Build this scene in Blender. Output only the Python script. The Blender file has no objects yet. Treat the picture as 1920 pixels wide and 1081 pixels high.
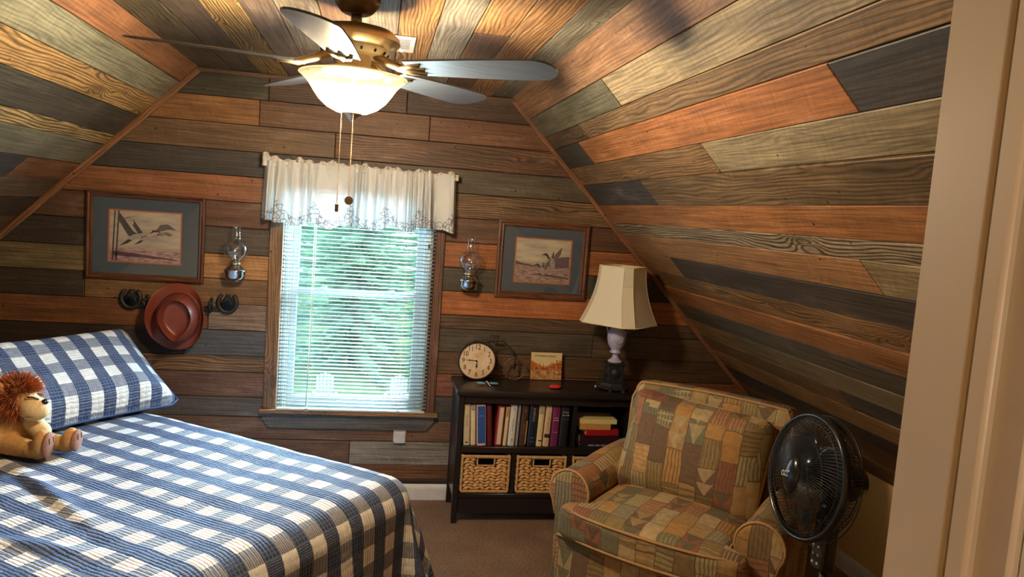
import bpy, bmesh, math, random
from math import sin, cos, pi, radians, sqrt, exp, atan2
from mathutils import Vector as V, Matrix as M, noise as mnoise
import numpy as np
random.seed(7)
S = bpy.context.scene
COL = S.collection
# ------------------------------------------------------------------ camera
f_px, pitch, roll, yaw = 1429.3, 0.095253, 0.072944, 0.17936
cam = bpy.data.objects.new('camera', bpy.data.cameras.new('camera')); COL.objects.link(cam)
fw = V((sin(yaw)*cos(pitch), cos(yaw)*cos(pitch), -sin(pitch)))
r0 = V((cos(yaw), -sin(yaw), 0)); u0 = r0.cross(fw)
cr = cos(roll)*r0 + sin(roll)*u0; cu = -sin(roll)*r0 + cos(roll)*u0
mt = M((( cr.x, cu.x, -fw.x, 0), (cr.y, cu.y, -fw.y, -4.25), (cr.z, cu.z, -fw.z, 1.654), (0, 0, 0, 1)))
cam.matrix_world = mt
cam.data.sensor_width = 36.0; cam.data.lens = f_px/1920*36.0; cam.data.clip_start = 0.02; cam.data.clip_end = 200
S.camera = cam
# ------------------------------------------------------------------ world / lights / exposure
W = bpy.data.worlds.new('sky'); S.world = W; W.use_nodes = True
bg = W.node_tree.nodes['Background']; bg.inputs[0].default_value = (0.62, 0.86, 1.0, 1); bg.inputs[1].default_value = 4.6
def area_light(name, loc, target, sx, sy, power, col):
    l = bpy.data.lights.new(name, 'AREA'); l.shape = 'RECTANGLE'; l.size = sx; l.size_y = sy; l.energy = power; l.color = col
    o = bpy.data.objects.new(name, l); COL.objects.link(o); o.location = loc
    o.rotation_euler = (V(target)-V(loc)).to_track_quat('-Z', 'Y').to_euler(); return o
area_light('daylight_window', (2.3, 2.6, 2.45), (-0.35, -0.3, 0.9), 6.4, 1.6, 7200, (0.50, 0.76, 1.0))
def point_light(name, loc, power, col, r=0.04):
    l = bpy.data.lights.new(name, 'POINT'); l.energy = power; l.color = col; l.shadow_soft_size = r
    o = bpy.data.objects.new(name, l); COL.objects.link(o); o.location = loc; return o
point_light('ceiling_fan_bulb', (-0.10, -1.75, 1.972), 95, (1.0, 0.85, 0.66), 0.095)
point_light('hall_fill', (-0.1, -5.0, 2.15), 16, (1.0, 0.88, 0.74), 0.12)  # unseen fill added in the hall to lift the far wall
vs = S.view_settings; vs.view_transform = 'Standard'; vs.look = 'None'; vs.exposure = 0.42; vs.gamma = 1.0; vs.use_curve_mapping = False
S.cycles.max_bounces = 8; S.cycles.diffuse_bounces = 4; S.cycles.transparent_max_bounces = 24; S.cycles.sample_clamp_indirect = 4.0
S.cycles.caustics_reflective = False; S.cycles.caustics_refractive = False
# ------------------------------------------------------------------ material helpers
def lin(c):
    c = c/255.0
    return c/12.92 if c <= 0.04045 else ((c+0.055)/1.055)**2.4
def rgb(r, g, b, k=1.0): return (lin(r)*k, lin(g)*k, lin(b)*k, 1.0)
class NT:
    def __init__(s, name):
        s.m = bpy.data.materials.new(name); s.m.use_nodes = True; s.t = s.m.node_tree; s.t.nodes.clear()
        s.out = s.t.nodes.new('ShaderNodeOutputMaterial')
    def n(s, typ, **kw):
        nd = s.t.nodes.new('ShaderNode'+typ)
        ins = kw.pop('i', {})
        for k, v in kw.items(): setattr(nd, k, v)
        for k, v in ins.items(): s.set(nd, k, v)
        return nd
    def set(s, nd, k, v):
        sock = nd.inputs[k]
        if isinstance(v, bpy.types.NodeSocket): s.t.links.new(v, sock)
        elif isinstance(v, bpy.types.Node): s.t.links.new(v.outputs[0], sock)
        else: sock.default_value = v
    def math(s, op, a, b=0.0, c=None, clamp=False):
        nd = s.n('Math', operation=op, use_clamp=clamp, i={0: a, 1: b})
        if c is not None: s.set(nd, 2, c)
        return nd.outputs[0]
    def mix(s, f, a, b, bt='MIX'):
        nd = s.n('Mix', data_type='RGBA', blend_type=bt, i={0: f, 6: a, 7: b}); return nd.outputs[2]
    def vec(s, x, y, z=0.0): return s.n('CombineXYZ', i={0: x, 1: y, 2: z}).outputs[0]
    def noise(s, v, sc=5.0, det=2.0, rough=0.5, dist=0.0):
        return s.n('TexNoise', i={'Vector': v, 'Scale': sc, 'Detail': det, 'Roughness': rough, 'Distortion': dist}).outputs[0]
    def ramp(s, f, stops, interp='LINEAR'):
        nd = s.n('ValToRGB', i={0: f}); cr_ = nd.color_ramp; cr_.interpolation = interp
        while len(cr_.elements) < len(stops): cr_.elements.new(0.5)
        for e, (p, c) in zip(cr_.elements, stops):
            e.position = p; e.color = c if len(c) == 4 else (*c, 1)
        return nd.outputs[0]
    def bsdf(s, col, rough=0.6, metal=0.0, bump=None, bstr=0.3, bdist=0.003, **kw):
        b = s.n('BsdfPrincipled', i={'Base Color': col, 'Roughness': rough, 'Metallic': metal})
        for k, v in kw.items(): s.set(b, k.replace('_', ' '), v)
        if bump is not None:
            bn = s.n('Bump', i={'Strength': bstr, 'Distance': bdist, 'Height': bump}); s.set(b, 'Normal', bn.outputs[0])
        return b.outputs[0]
    def done(s, sh): s.t.links.new(sh, s.out.inputs[0]); return s.m
MATS = {}
def plain(name, c, rough=0.6, metal=0.0, var=0.08, sc=30, bump=0.05, **kw):
    """every plain material still gets procedural mottling"""
    if name in MATS: return MATS[name]
    t = NT(name); co = t.n('TexCoord').outputs['Object']
    n = t.noise(co, sc, 3)
    dark = (c[0]*(1-var*2), c[1]*(1-var*2), c[2]*(1-var*2), 1); lite = (min(1, c[0]*(1+var*2)), min(1, c[1]*(1+var*2)), min(1, c[2]*(1+var*2)), 1)
    col = t.mix(n, dark, lite)
    MATS[name] = t.done(t.bsdf(col, rough, metal, bump=n, bstr=bump, **kw)); return MATS[name]
def mat_wood():
    t = NT('reclaimed_wood'); uv = t.n('UVMap', uv_map='UVMap').outputs[0]
    sp = t.n('SeparateXYZ', i={0: uv}); u, v = sp.outputs[0], sp.outputs[1]
    oi = t.n('ObjectInfo'); base, sty = oi.outputs['Color'], oi.outputs['Alpha']
    lo = t.noise(t.vec(t.math('MULTIPLY', u, 1.6), t.math('MULTIPLY', v, 8.0)), 1.0, 2)
    kn = t.n('TexVoronoi', feature='F1', i={'Vector': t.vec(t.math('MULTIPLY', u, 2.2), t.math('MULTIPLY', v, 7.5)), 'Scale': 1.0, 'Randomness': 1.0}).outputs['Distance']
    k2 = t.math('MULTIPLY', kn, kn); kg = t.math('POWER', 2.718, t.math('MULTIPLY', k2, -28.0))
    ph = t.math('ADD', t.math('MULTIPLY', v, 70.0), t.math('ADD', t.math('MULTIPLY', lo, 7.0), t.math('MULTIPLY', kg, 4.0)))
    fine = t.noise(t.vec(t.math('MULTIPLY', u, 9.0), t.math('MULTIPLY', v, 330.0)), 1.0, 3, 0.6)
    ph = t.math('ADD', ph, t.math('MULTIPLY', fine, 0.35))
    ring = t.math('ADD', t.math('MULTIPLY', t.math('SINE', t.math('MULTIPLY', ph, 6.283)), 0.5), 0.5)
    ring = t.math('POWER', ring, 1.7)
    blot = t.noise(t.vec(t.math('MULTIPLY', u, 3.0), t.math('MULTIPLY', v, 9.0)), 1.0, 4, 0.62)
    blot2 = t.noise(t.vec(t.math('ADD', t.math('MULTIPLY', u, 1.3), 7.0), t.math('MULTIPLY', v, 3.0)), 1.0, 3, 0.6)
    rough_n = t.noise(t.vec(t.math('MULTIPLY', u, 60.0), t.math('MULTIPLY', v, 260.0)), 1.0, 2, 0.7)
    # value modulation
    con = t.math('ADD', 0.10, t.math('MULTIPLY', sty, 0.75))
    m1 = t.math('SUBTRACT', 1.0, t.math('MULTIPLY', ring, con))
    m2 = t.math('ADD', 0.34, t.math('MULTIPLY', blot, 1.32))
    m3 = t.math('ADD', 0.72, t.math('MULTIPLY', fine, 0.56))
    strk = t.noise(t.vec(t.math('MULTIPLY', u, 2.2), t.math('MULTIPLY', v, 95.0)), 1.0, 4, 0.65)
    m4 = t.n('MapRange', i={0: strk, 1: 0.34, 2: 0.60, 3: 0.50, 4: 1.10}).outputs[0]
    saw = t.noise(t.vec(t.math('ADD', t.math('MULTIPLY', u, 70.0), t.math('MULTIPLY', v, 30.0)), t.math('MULTIPLY', v, 12.0)), 1.0, 3, 0.6)
    m4 = t.math('MULTIPLY', m4, t.n('MapRange', i={0: saw, 1: 0.3, 2: 0.7, 3: 0.84, 4: 1.10}).outputs[0])
    val = t.math('MULTIPLY', t.math('MULTIPLY', t.math('MULTIPLY', m1, m2), m3), m4)
    col = t.mix(1.0, base, t.vec(val, val, val), 'MULTIPLY')
    # grey / char patches on the weathered boards
    cp = t.math('MULTIPLY', t.math('GREATER_THAN', 0.0, -1.0), t.n('MapRange', i={0: blot2, 1: 0.52, 2: 0.72, 3: 0.0, 4: 1.0}).outputs[0])
    col = t.mix(t.math('MULTIPLY', cp, t.math('ADD', 0.12, t.math('MULTIPLY', sty, 0.5))), col, (0.035, 0.026, 0.02, 1))
    wp = t.n('MapRange', i={0: blot, 1: 0.58, 2: 0.75, 3: 0.0, 4: 0.22}).outputs[0]
    col = t.mix(wp, col, (0.36, 0.31, 0.25, 1))
    col = t.mix(t.math('MULTIPLY', kg, t.math('ADD', 0.15, t.math('MULTIPLY', sty, 0.45))), col, (0.05, 0.024, 0.012, 1))
    vn = t.n('TexVoronoi', feature='F1', i={'Vector': t.vec(t.math('MULTIPLY', u, 6.0), t.math('MULTIPLY', v, 11.0)), 'Scale': 1.0})
    nail = t.math('MULTIPLY', t.math('LESS_THAN', t.n('TexVoronoi', feature='F1', i={'Vector': t.vec(t.math('MULTIPLY', u, 14.0), t.math('MULTIPLY', v, 14.0)), 'Scale': 1.0}).outputs['Distance'], 0.075),
                  t.math('GREATER_THAN', t.n('SeparateColor', i={0: vn.outputs['Color']}).outputs[0], 0.60))
    col = t.mix(t.math('MULTIPLY', nail, 0.9), col, (0.012, 0.009, 0.008, 1))
    h = t.math('ADD', t.math('MULTIPLY', ring, t.math('MULTIPLY', con, -0.6)), t.math('ADD', t.math('MULTIPLY', fine, 0.5), t.math('SUBTRACT', t.math('MULTIPLY', rough_n, 0.5), t.math('MULTIPLY', nail, 2.0))))
    b = t.bsdf(col, t.math('ADD', 0.42, t.math('MULTIPLY', fine, 0.2)), bump=h, bstr=0.55, bdist=0.0016)
    return t.done(b)
WOOD = mat_wood()
def mat_fabric_patch():
    t = NT('patchwork_upholstery'); uv = t.n('UVMap', uv_map='UVMap').outputs[0]
    wob = t.noise(uv, 9.0, 2)
    sp = t.n('SeparateXYZ', i={0: uv}); u0_, v0_ = sp.outputs[0], sp.outputs[1]
    u = t.math('ADD', t.math('MULTIPLY', u0_, 12.5), t.math('MULTIPLY', wob, 0.35)); v = t.math('ADD', t.math('MULTIPLY', v0_, 7.5), t.math('MULTIPLY', wob, 0.25))
    cu_ = t.math('FLOOR', u)
    wn = t.n('TexWhiteNoise', noise_dimensions='1D', i={'W': cu_})
    v2 = t.math('ADD', v, t.math('MULTIPLY', wn.outputs['Value'], 7.3))
    v2 = t.math('MULTIPLY', v2, t.math('ADD', 0.7, t.math('MULTIPLY', t.n('SeparateColor', i={0: wn.outputs['Color']}).outputs[1], 0.7)))
    cell = t.n('TexWhiteNoise', noise_dimensions='2D', i={'Vector': t.vec(cu_, t.math('FLOOR', v2))})
    sc = t.n('SeparateColor', i={0: cell.outputs['Color']}); a, b_, c_ = sc.outputs[0], sc.outputs[1], sc.outputs[2]
    pal = [rgb(176, 138, 84), rgb(128, 104, 62), rgb(146, 78, 52), rgb(172, 156, 112), rgb(104, 108, 84), rgb(190, 140, 70), rgb(108, 74, 54), rgb(196, 170, 124), rgb(138, 116, 66), rgb(160, 100, 64), rgb(128, 128, 108)]
    col = t.ramp(a, [(i/len(pal), p) for i, p in enumerate(pal)], 'CONSTANT')
    alt = t.ramp(b_, [(i/5, p) for i, p in enumerate([rgb(60, 46, 34), rgb(190, 170, 128), rgb(90, 50, 36), rgb(70, 74, 58), rgb(176, 150, 96)])], 'CONSTANT')
    fu = t.math('FRACT', u); fv = t.math('FRACT', v2)
    s1 = t.math('LESS_THAN', t.math('FRACT', t.math('MULTIPLY', fu, 5.0)), 0.28)
    s2 = t.math('LESS_THAN', t.math('FRACT', t.math('MULTIPLY', fv, 6.0)), 0.28)
    tri = t.math('LESS_THAN', t.math('ABSOLUTE', t.math('SUBTRACT', fu, 0.5)), t.math('MULTIPLY', t.math('FRACT', t.math('MULTIPLY', fv, 2.0)), 0.48))
    k1 = t.math('MULTIPLY', s1, t.math('LESS_THAN', c_, 0.42))
    k2 = t.math('MULTIPLY', s2, t.math('MULTIPLY', t.math('GREATER_THAN', c_, 0.36), t.math('LESS_THAN', c_, 0.6)))
    k3 = t.math('MULTIPLY', tri, t.math('GREATER_THAN', c_, 0.82))
    k = t.math('MAXIMUM', t.math('MAXIMUM', k1, k2), k3)
    col = t.mix(t.math('MULTIPLY', k, 0.8), col, alt)
    edge = t.math('MAXIMUM', t.math('LESS_THAN', fu, 0.05), t.math('LESS_THAN', fv, 0.03))
    col = t.mix(t.math('MULTIPLY', edge, 0.75), col, rgb(52, 38, 26))
    wob2 = t.noise(uv, 40.0, 3)
    thr = t.noise(t.vec(t.math('MULTIPLY', u0_, 900.0), t.math('MULTIPLY', v0_, 120.0)), 1.0, 2)
    col = t.mix(1.0, col, t.ramp(wob2, [(0.2, (0.62, 0.62, 0.62)), (0.8, (1.15, 1.12, 1.08))]), 'MULTIPLY')
    col = t.mix(0.25, col, t.ramp(thr, [(0.3, (0.08, 0.06, 0.04)), (0.7, (0.42, 0.33, 0.2))]))
    return t.done(t.bsdf(col, 0.85, bump=t.math('ADD', thr, wob2), bstr=0.25, bdist=0.002))
PATCH = mat_fabric_patch()
def mat_gingham(name, per, ou=0.0, ov=0.0, swap=False, white=(0.80, 0.79, 0.75, 1), navy=(0.022, 0.045, 0.125, 1)):
    t = NT(name); uv = t.n('UVMap', uv_map='UVMap').outputs[0]
    sp = t.n('SeparateXYZ', i={0: uv}); wb = t.noise(uv, 6.0, 2); wf = t.noise(uv, 55.0, 2)
    jit = t.math('ADD', t.math('MULTIPLY', wb, 0.010), t.math('MULTIPLY', wf, 0.004))
    u = t.math('ADD', t.math('ADD', sp.outputs[0], jit), ou); v = t.math('ADD', t.math('ADD', sp.outputs[1], jit), ov)
    fu = t.math('FRACT', t.math('DIVIDE', u, per)); fv = t.math('FRACT', t.math('DIVIDE', v, per))
    du = t.math('GREATER_THAN', fu, 0.5); dv = t.math('GREATER_THAN', fv, 0.5)
    ku, kv = (0.30, 0.0) if swap else (0.0, 0.30)   # the bands one way are woven darker and run on unbroken
    lu = t.math('LESS_THAN', t.math('FRACT', t.math('MULTIPLY', u, 125.0)), 0.5)
    lv = t.math('LESS_THAN', t.math('FRACT', t.math('MULTIPLY', v, 125.0)), 0.5)
    # one dark way only: threads of white and navy side by side
    threads_u = t.math('MULTIPLY', du, t.math('SUBTRACT', 1.0, dv)); threads_v = t.math('MULTIPLY', dv, t.math('SUBTRACT', 1.0, du))
    yarn = t.noise(t.vec(t.math('MULTIPLY', u, 420.0), t.math('MULTIPLY', v, 60.0)), 1.0, 2, 0.7)
    ya = t.math('ADD', 0.30, t.math('MULTIPLY', yarn, 0.5))
    f1 = t.math('MULTIPLY', threads_u, t.math('ADD', t.math('MULTIPLY', lv, 0.30), t.math('ADD', ya, ku))); f2 = t.math('MULTIPLY', threads_v, t.math('ADD', t.math('MULTIPLY', lu, 0.30), t.math('ADD', ya, kv)))
    both = t.math('MULTIPLY', du, dv)
    lines = t.math('MAXIMUM', t.math('LESS_THAN', t.math('FRACT', t.math('MULTIPLY', v, 70.0)), 0.3), t.math('LESS_THAN', t.math('FRACT', t.math('MULTIPLY', u, 70.0)), 0.2))
    f = t.math('ADD', t.math('ADD', f1, f2), t.math('MULTIPLY', both, t.math('SUBTRACT', 1.0, t.math('MULTIPLY', t.math('MULTIPLY', lines, yarn), 0.22))), clamp=True)
    col = t.mix(f, white, navy)
    sh = t.noise(uv, 25.0, 3)
    col = t.mix(1.0, col, t.ramp(sh, [(0.2, (0.8, 0.8, 0.8)), (0.8, (1.08, 1.08, 1.08))]), 'MULTIPLY')
    # quilting: little running ridges across
    q = t.math('ABSOLUTE', t.math('SINE', t.math('MULTIPLY', t.math('ADD', v, t.math('MULTIPLY', wf, 0.006)), 230.0)))
    q2 = t.math('ABSOLUTE', t.math('SINE', t.math('MULTIPLY', t.math('ADD', u, t.math('MULTIPLY', wb, 0.02)), 95.0)))
    h = t.math('ADD', t.math('ADD', q, t.math('MULTIPLY', q2, 0.4)), t.math('MULTIPLY', sh, 1.6))
    return t.done(t.bsdf(col, 0.85, bump=h, bstr=0.6, bdist=0.0035))
QUILT = mat_gingham('gingham_quilt', 0.131, 0.02, 0.03)
SHAM = mat_gingham('gingham_pillow', 0.118, 0.03, 0.05, swap=True)
def mat_carpet():
    t = NT('brown_carpet'); co = t.n('TexCoord').outputs['Object']
    n1 = t.noise(co, 110.0, 4, 0.8); n2 = t.noise(co, 5.0, 4)
    col = t.ramp(n1, [(.32, rgb(80, 58, 44)), (.68, rgb(188, 150, 118))]); col = t.mix(1.0, col, t.ramp(n2, [(0.3, (0.8, 0.8, 0.8)), (0.7, (1.1, 1.1, 1.1))]), 'MULTIPLY')
    return t.done(t.bsdf(col, 0.95, bump=n1, bstr=0.9, bdist=0.01))
def mat_glass(name, tint=(0.95, 0.98, 1.0, 1), refl=0.12, rough=0.02):
    t = NT(name); tr = t.n('BsdfTransparent', i={0: tint}); gl = t.n('BsdfGlossy', i={0: (1, 1, 1, 1), 'Roughness': rough})
    lw = t.n('LayerWeight', i={0: 0.35}); f = t.math('ADD', t.math('MULTIPLY', t.math('POWER', lw.outputs['Facing'], 2.0), 0.75), refl, clamp=True)
    nz = t.noise(t.n('TexCoord').outputs['Object'], 4.0, 2); f = t.math('MULTIPLY', f, t.math('ADD', 0.9, t.math('MULTIPLY', nz, 0.2)))
    mx = t.n('MixShader', i={0: f, 1: tr.outputs[0], 2: gl.outputs[0]}); return t.done(mx.outputs[0])
GLASS = mat_glass('clear_glass'); PANE = mat_glass('window_glass', (0.96, 1, 1, 1), 0.03); PICGLASS = mat_glass('picture_glass', (0.97, 0.98, 1, 1), 0.035)
def mat_bowl():
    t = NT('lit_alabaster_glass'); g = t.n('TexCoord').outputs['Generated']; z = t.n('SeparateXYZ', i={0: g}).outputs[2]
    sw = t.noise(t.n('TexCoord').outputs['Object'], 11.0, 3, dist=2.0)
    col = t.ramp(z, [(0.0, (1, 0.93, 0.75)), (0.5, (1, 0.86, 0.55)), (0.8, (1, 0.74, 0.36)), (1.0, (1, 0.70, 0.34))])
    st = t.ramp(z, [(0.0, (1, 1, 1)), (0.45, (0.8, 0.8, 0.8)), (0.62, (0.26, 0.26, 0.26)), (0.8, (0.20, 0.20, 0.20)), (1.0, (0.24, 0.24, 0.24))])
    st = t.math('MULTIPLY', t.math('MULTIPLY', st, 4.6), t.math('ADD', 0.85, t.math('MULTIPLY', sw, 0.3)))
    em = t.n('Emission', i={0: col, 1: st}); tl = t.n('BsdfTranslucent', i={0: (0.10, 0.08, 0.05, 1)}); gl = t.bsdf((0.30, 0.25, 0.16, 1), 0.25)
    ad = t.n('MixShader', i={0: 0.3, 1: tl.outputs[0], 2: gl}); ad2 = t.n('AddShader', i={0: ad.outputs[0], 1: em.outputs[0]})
    tr = t.n('BsdfTransparent', i={0: (1, 0.88, 0.68, 1)})
    mx = t.n('MixShader', i={0: 0.6, 1: ad2.outputs[0], 2: tr.outputs[0]}); return t.done(mx.outputs[0])
def mat_cloth(name, col, trans=0.45, rough=0.9, sc=300.0, emb=False):
    t = NT(name); co = t.n('TexCoord').outputs['Object']; n = t.noise(co, sc, 2)
    c = t.mix(n, tuple(x*0.9 for x in col[:3])+(1,), col)
    if emb:
        uv = t.n('UVMap', uv_map='UVMap').outputs[0]; sp = t.n('SeparateXYZ', i={0: uv})
        bend = t.math('ADD', 0.045, t.math('MULTIPLY', t.math('POWER', t.math('ABSOLUTE', t.math('SINE', t.math('MULTIPLY', sp.outputs[0], 11.0))), 6.0), 0.07))
        band = t.math('LESS_THAN', sp.outputs[1], bend)
        vo = t.n('TexVoronoi', feature='DISTANCE_TO_EDGE', i={'Vector': uv, 'Scale': 42.0})
        ln = t.math('MULTIPLY', t.math('LESS_THAN', vo.outputs['Distance'], 0.07), band)
        c = t.mix(t.math('MULTIPLY', ln, 0.75), c, (0.12, 0.12, 0.13, 1))
    d = t.bsdf(c, rough, bump=n, bstr=0.1); tl = t.n('BsdfTranslucent', i={0: c})
    mx = t.n('MixShader', i={0: trans, 1: d, 2: tl.outputs[0]}); return t.done(mx.outputs[0])
# ------------------------------------------------------------------ mesh builder
class MB:
    def __init__(s): s.v = []; s.f = []; s.uv = None
    def add(s, vs_, fs, mtx=None):
        o = len(s.v)
        s.v += [(mtx @ V(p)) if mtx is not None else V(p) for p in vs_]; s.f += [tuple(i+o for i in f) for f in fs]; return s
    def box(s, c, d, mtx=None, bev=0.0):
        x, y, z = c; a, b, h = d[0]/2, d[1]/2, d[2]/2
        if bev <= 0:
            vs_ = [(x+i*a, y+j*b, z+k*h) for i in (-1, 1) for j in (-1, 1) for k in (-1, 1)]
            return s.add(vs_, [(0, 1, 3, 2), (4, 6, 7, 5), (0, 4, 5, 1), (2, 3, 7, 6), (0, 2, 6, 4), (1, 5, 7, 3)], mtx)
        bev = min(bev, a*0.9, b*0.9, h*0.9)
        bm = bmesh.new(); bmesh.ops.create_cube(bm, size=1.0, matrix=M.Translation((x, y, z)) @ M.Diagonal((d[0], d[1], d[2], 1)))
        bmesh.ops.bevel(bm, geom=bm.edges[:], offset=bev, segments=2 if bev > 0.004 else 1, affect='EDGES', profile=0.6)
        bm.verts.index_update(); s.add([v.co.copy() for v in bm.verts], [tuple(v.index for v in f.verts) for f in bm.faces], mtx); bm.free(); return s
    def b2(s, lo, hi, mtx=None, bev=0.0): return s.box([(a+b)/2 for a, b in zip(lo, hi)], [b-a for a, b in zip(lo, hi)], mtx, bev)
    def tube(s, pts, r, n=8, cap=True, closed=False, up=None):
        pts = [V(p) for p in pts]; rs = r if isinstance(r, (list, tuple)) else [r]*len(pts); o = len(s.v); L = len(pts)
        prev = None
        for i, p in enumerate(pts):
            a = pts[i-1] if (i > 0 or closed) else p; b = pts[(i+1) % L] if (i < L-1 or closed) else p
            t = (b-a).normalized() if (b-a).length > 1e-9 else V((0, 0, 1))
            if prev is None:
                ref = V((0, 0, 1)) if abs(t.z) < 0.9 else V((1, 0, 0)); prev = t.cross(ref).normalized()
            x = (prev - t*prev.dot(t)).normalized(); y = t.cross(x); prev = x
            for k in range(n): q = 2*pi*k/n; s.v.append(p + (x*cos(q)+y*sin(q))*rs[i])
        for i in range(L if closed else L-1):
            j = (i+1) % L
            for k in range(n): s.f.append((o+i*n+k, o+i*n+(k+1) % n, o+j*n+(k+1) % n, o+j*n+k))
        if cap and not closed: s.f.append(tuple(o+k for k in reversed(range(n)))); s.f.append(tuple(o+(L-1)*n+k for k in range(n)))
        return s
    def lathe(s, prof, n=32, c=(0, 0, 0), mtx=None, cap=True):
        vs_ = []; fs = []
        for r, z in prof:
            for k in range(n): q = 2*pi*k/n; vs_.append((c[0]+r*cos(q), c[1]+r*sin(q), c[2]+z))
        for i in range(len(prof)-1):
            for k in range(n): fs.append((i*n+k, i*n+(k+1) % n, (i+1)*n+(k+1) % n, (i+1)*n+k))
        if cap: fs.append(tuple(reversed(range(n)))); fs.append(tuple((len(prof)-1)*n+k for k in range(n)))
        return s.add(vs_, fs, mtx)
    def ell(s, c, r, mtx=None, nu=16, nv=10):
        vs_ = [(c[0], c[1], c[2]+r[2])]; fs = []
        for j in range(1, nv):
            a = pi*j/nv
            for k in range(nu): q = 2*pi*k/nu; vs_.append((c[0]+r[0]*sin(a)*cos(q), c[1]+r[1]*sin(a)*sin(q), c[2]+r[2]*cos(a)))
        vs_.append((c[0], c[1], c[2]-r[2])); e = len(vs_)-1
        for k in range(nu):
            fs.append((0, 1+k, 1+(k+1) % nu)); fs.append((e, e-nu+(k+1) % nu, e-nu+k))
        for j in range(nv-2):
            for k in range(nu): a = 1+j*nu+k; b = 1+j*nu+(k+1) % nu; fs.append((a, a+nu, b+nu, b))
        return s.add(vs_, fs, mtx)
    def grid(s, fn, nu, nv, closed_u=False, uvfn=None):
        o = len(s.v)
        for j in range(nv+1):
            for i in range(nu+1): s.v.append(V(fn(i/nu, j/nv)))
        w = nu+1
        for j in range(nv):
            for i in range(nu): a = o+j*w+i; s.f.append((a, a+1, a+1+w, a+w))
        return s
    def prism(s, poly, z0, z1, mtx=None):
        n = len(poly); vs_ = [(x, y, z0) for x, y in poly]+[(x, y, z1) for x, y in poly]
        return s.add(vs_, [tuple(reversed(range(n))), tuple(range(n, 2*n))]+[(i, (i+1) % n, n+(i+1) % n, n+i) for i in range(n)], mtx)
    def rbox(s, w, d, h, r, puff=(0, 0, 0), mtx=None, n=10, shape=None):
        """soft cushion: cube grid pulled onto a rounded, puffed box centred on the origin"""
        bm = bmesh.new(); bmesh.ops.create_cube(bm, size=2.0); bmesh.ops.subdivide_edges(bm, edges=bm.edges[:], cuts=n, use_grid_fill=True)
        hd = V((w/2, d/2, h/2)); vs_ = []
        for v in bm.verts:
            c = V(tuple(math.copysign(abs(x)**0.8, x) for x in v.co)); p = V((c.x*hd.x, c.y*hd.y, c.z*hd.z))
            core = V(tuple(max(-(hd[i]-r), min(hd[i]-r, p[i])) for i in range(3))); e = p-core
            if e.length > 1e-9: p = core + e.normalized()*r*min(1, max(abs(e.x), abs(e.y), abs(e.z))/r)
            q = V((p.x/hd.x, p.y/hd.y, p.z/hd.z))
            p.z += puff[2]*q.z*(1-q.x**2)*(1-q.y**2); p.y += puff[1]*q.y*(1-q.x**2)*(1-q.z**2); p.x += puff[0]*q.x*(1-q.z**2)*(1-q.y**2)
            if shape: p = shape(p, q)
            vs_.append(p)
        bm.verts.index_update(); s.add(vs_, [tuple(v.index for v in f.verts) for f in bm.faces], mtx); bm.free(); return s
LOC = {}
def frame_of(o): return LOC.get(o.name, M.Identity(4)) if o else M.Identity(4)
def make(name, mb, mat, parent=None, smooth=False, world=False, uv='box', mods=(), color=None, kind=None, label=None, cat=None, group=None, autosmooth=False):
    me = bpy.data.meshes.new(name)
    vs_ = mb.v
    if world and parent is not None:
        inv = frame_of(parent).inverted(); vs_ = [inv @ V(p) for p in vs_]
    me.from_pydata([tuple(p) for p in vs_], [], mb.f)
    bm = bmesh.new(); bm.from_mesh(me); bmesh.ops.recalc_face_normals(bm, faces=bm.faces[:]) if not getattr(mb, 'keep', False) else None
    bm.to_mesh(me); bm.free()
    ul = me.uv_layers.new(name='UVMap')
    if mb.uv is not None:
        for lp in me.loops: ul.data[lp.index].uv = mb.uv[lp.vertex_index]
    elif uv == 'box':
        for p in me.polygons:
            n = p.normal; a = max(range(3), key=lambda i: abs(n[i]))
            for li in p.loop_indices:
                c = me.vertices[me.loops[li].vertex_index].co
                ul.data[li].uv = (c.y+11, c.z) if a == 0 else ((c.x, c.z) if a == 1 else (c.x, c.y+5))
    if smooth: me.polygons.foreach_set('use_smooth', [True]*len(me.polygons))
    me.materials.append(mat)
    o = bpy.data.objects.new(name, me); COL.objects.link(o)
    if parent is not None: o.parent = parent; LOC[o.name] = frame_of(parent)
    if color is not None: o.color = color
    for md in mods:
        m_ = o.modifiers.new(md[0], md[0])
        for k, v in md[1].items(): setattr(m_, k, v)
    if autosmooth: smooth_by_angle(me)
    if kind: o['kind'] = kind
    if label: o['label'] = label
    if cat: o['category'] = cat
    if group: o['group'] = group
    return o
def smooth_by_angle(me, ang=radians(38)):
    bm = bmesh.new(); bm.from_mesh(me)
    for f in bm.faces: f.smooth = True
    for e in bm.edges:
        if len(e.link_faces) == 2 and e.calc_face_angle(0) > ang: e.smooth = False
    bm.to_mesh(me); bm.free()
def thing(name, label, cat, loc=(0, 0, 0), rot=0.0, group=None, mtx=None):
    o = bpy.data.objects.new(name, None); COL.objects.link(o); o.empty_display_size = 0.05
    m_ = mtx if mtx is not None else M.Translation(loc) @ M.Rotation(rot, 4, 'Z')
    o.matrix_world = m_; LOC[o.name] = m_
    o['label'] = label; o['category'] = cat
    if group: o['group'] = group
    return o
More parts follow.
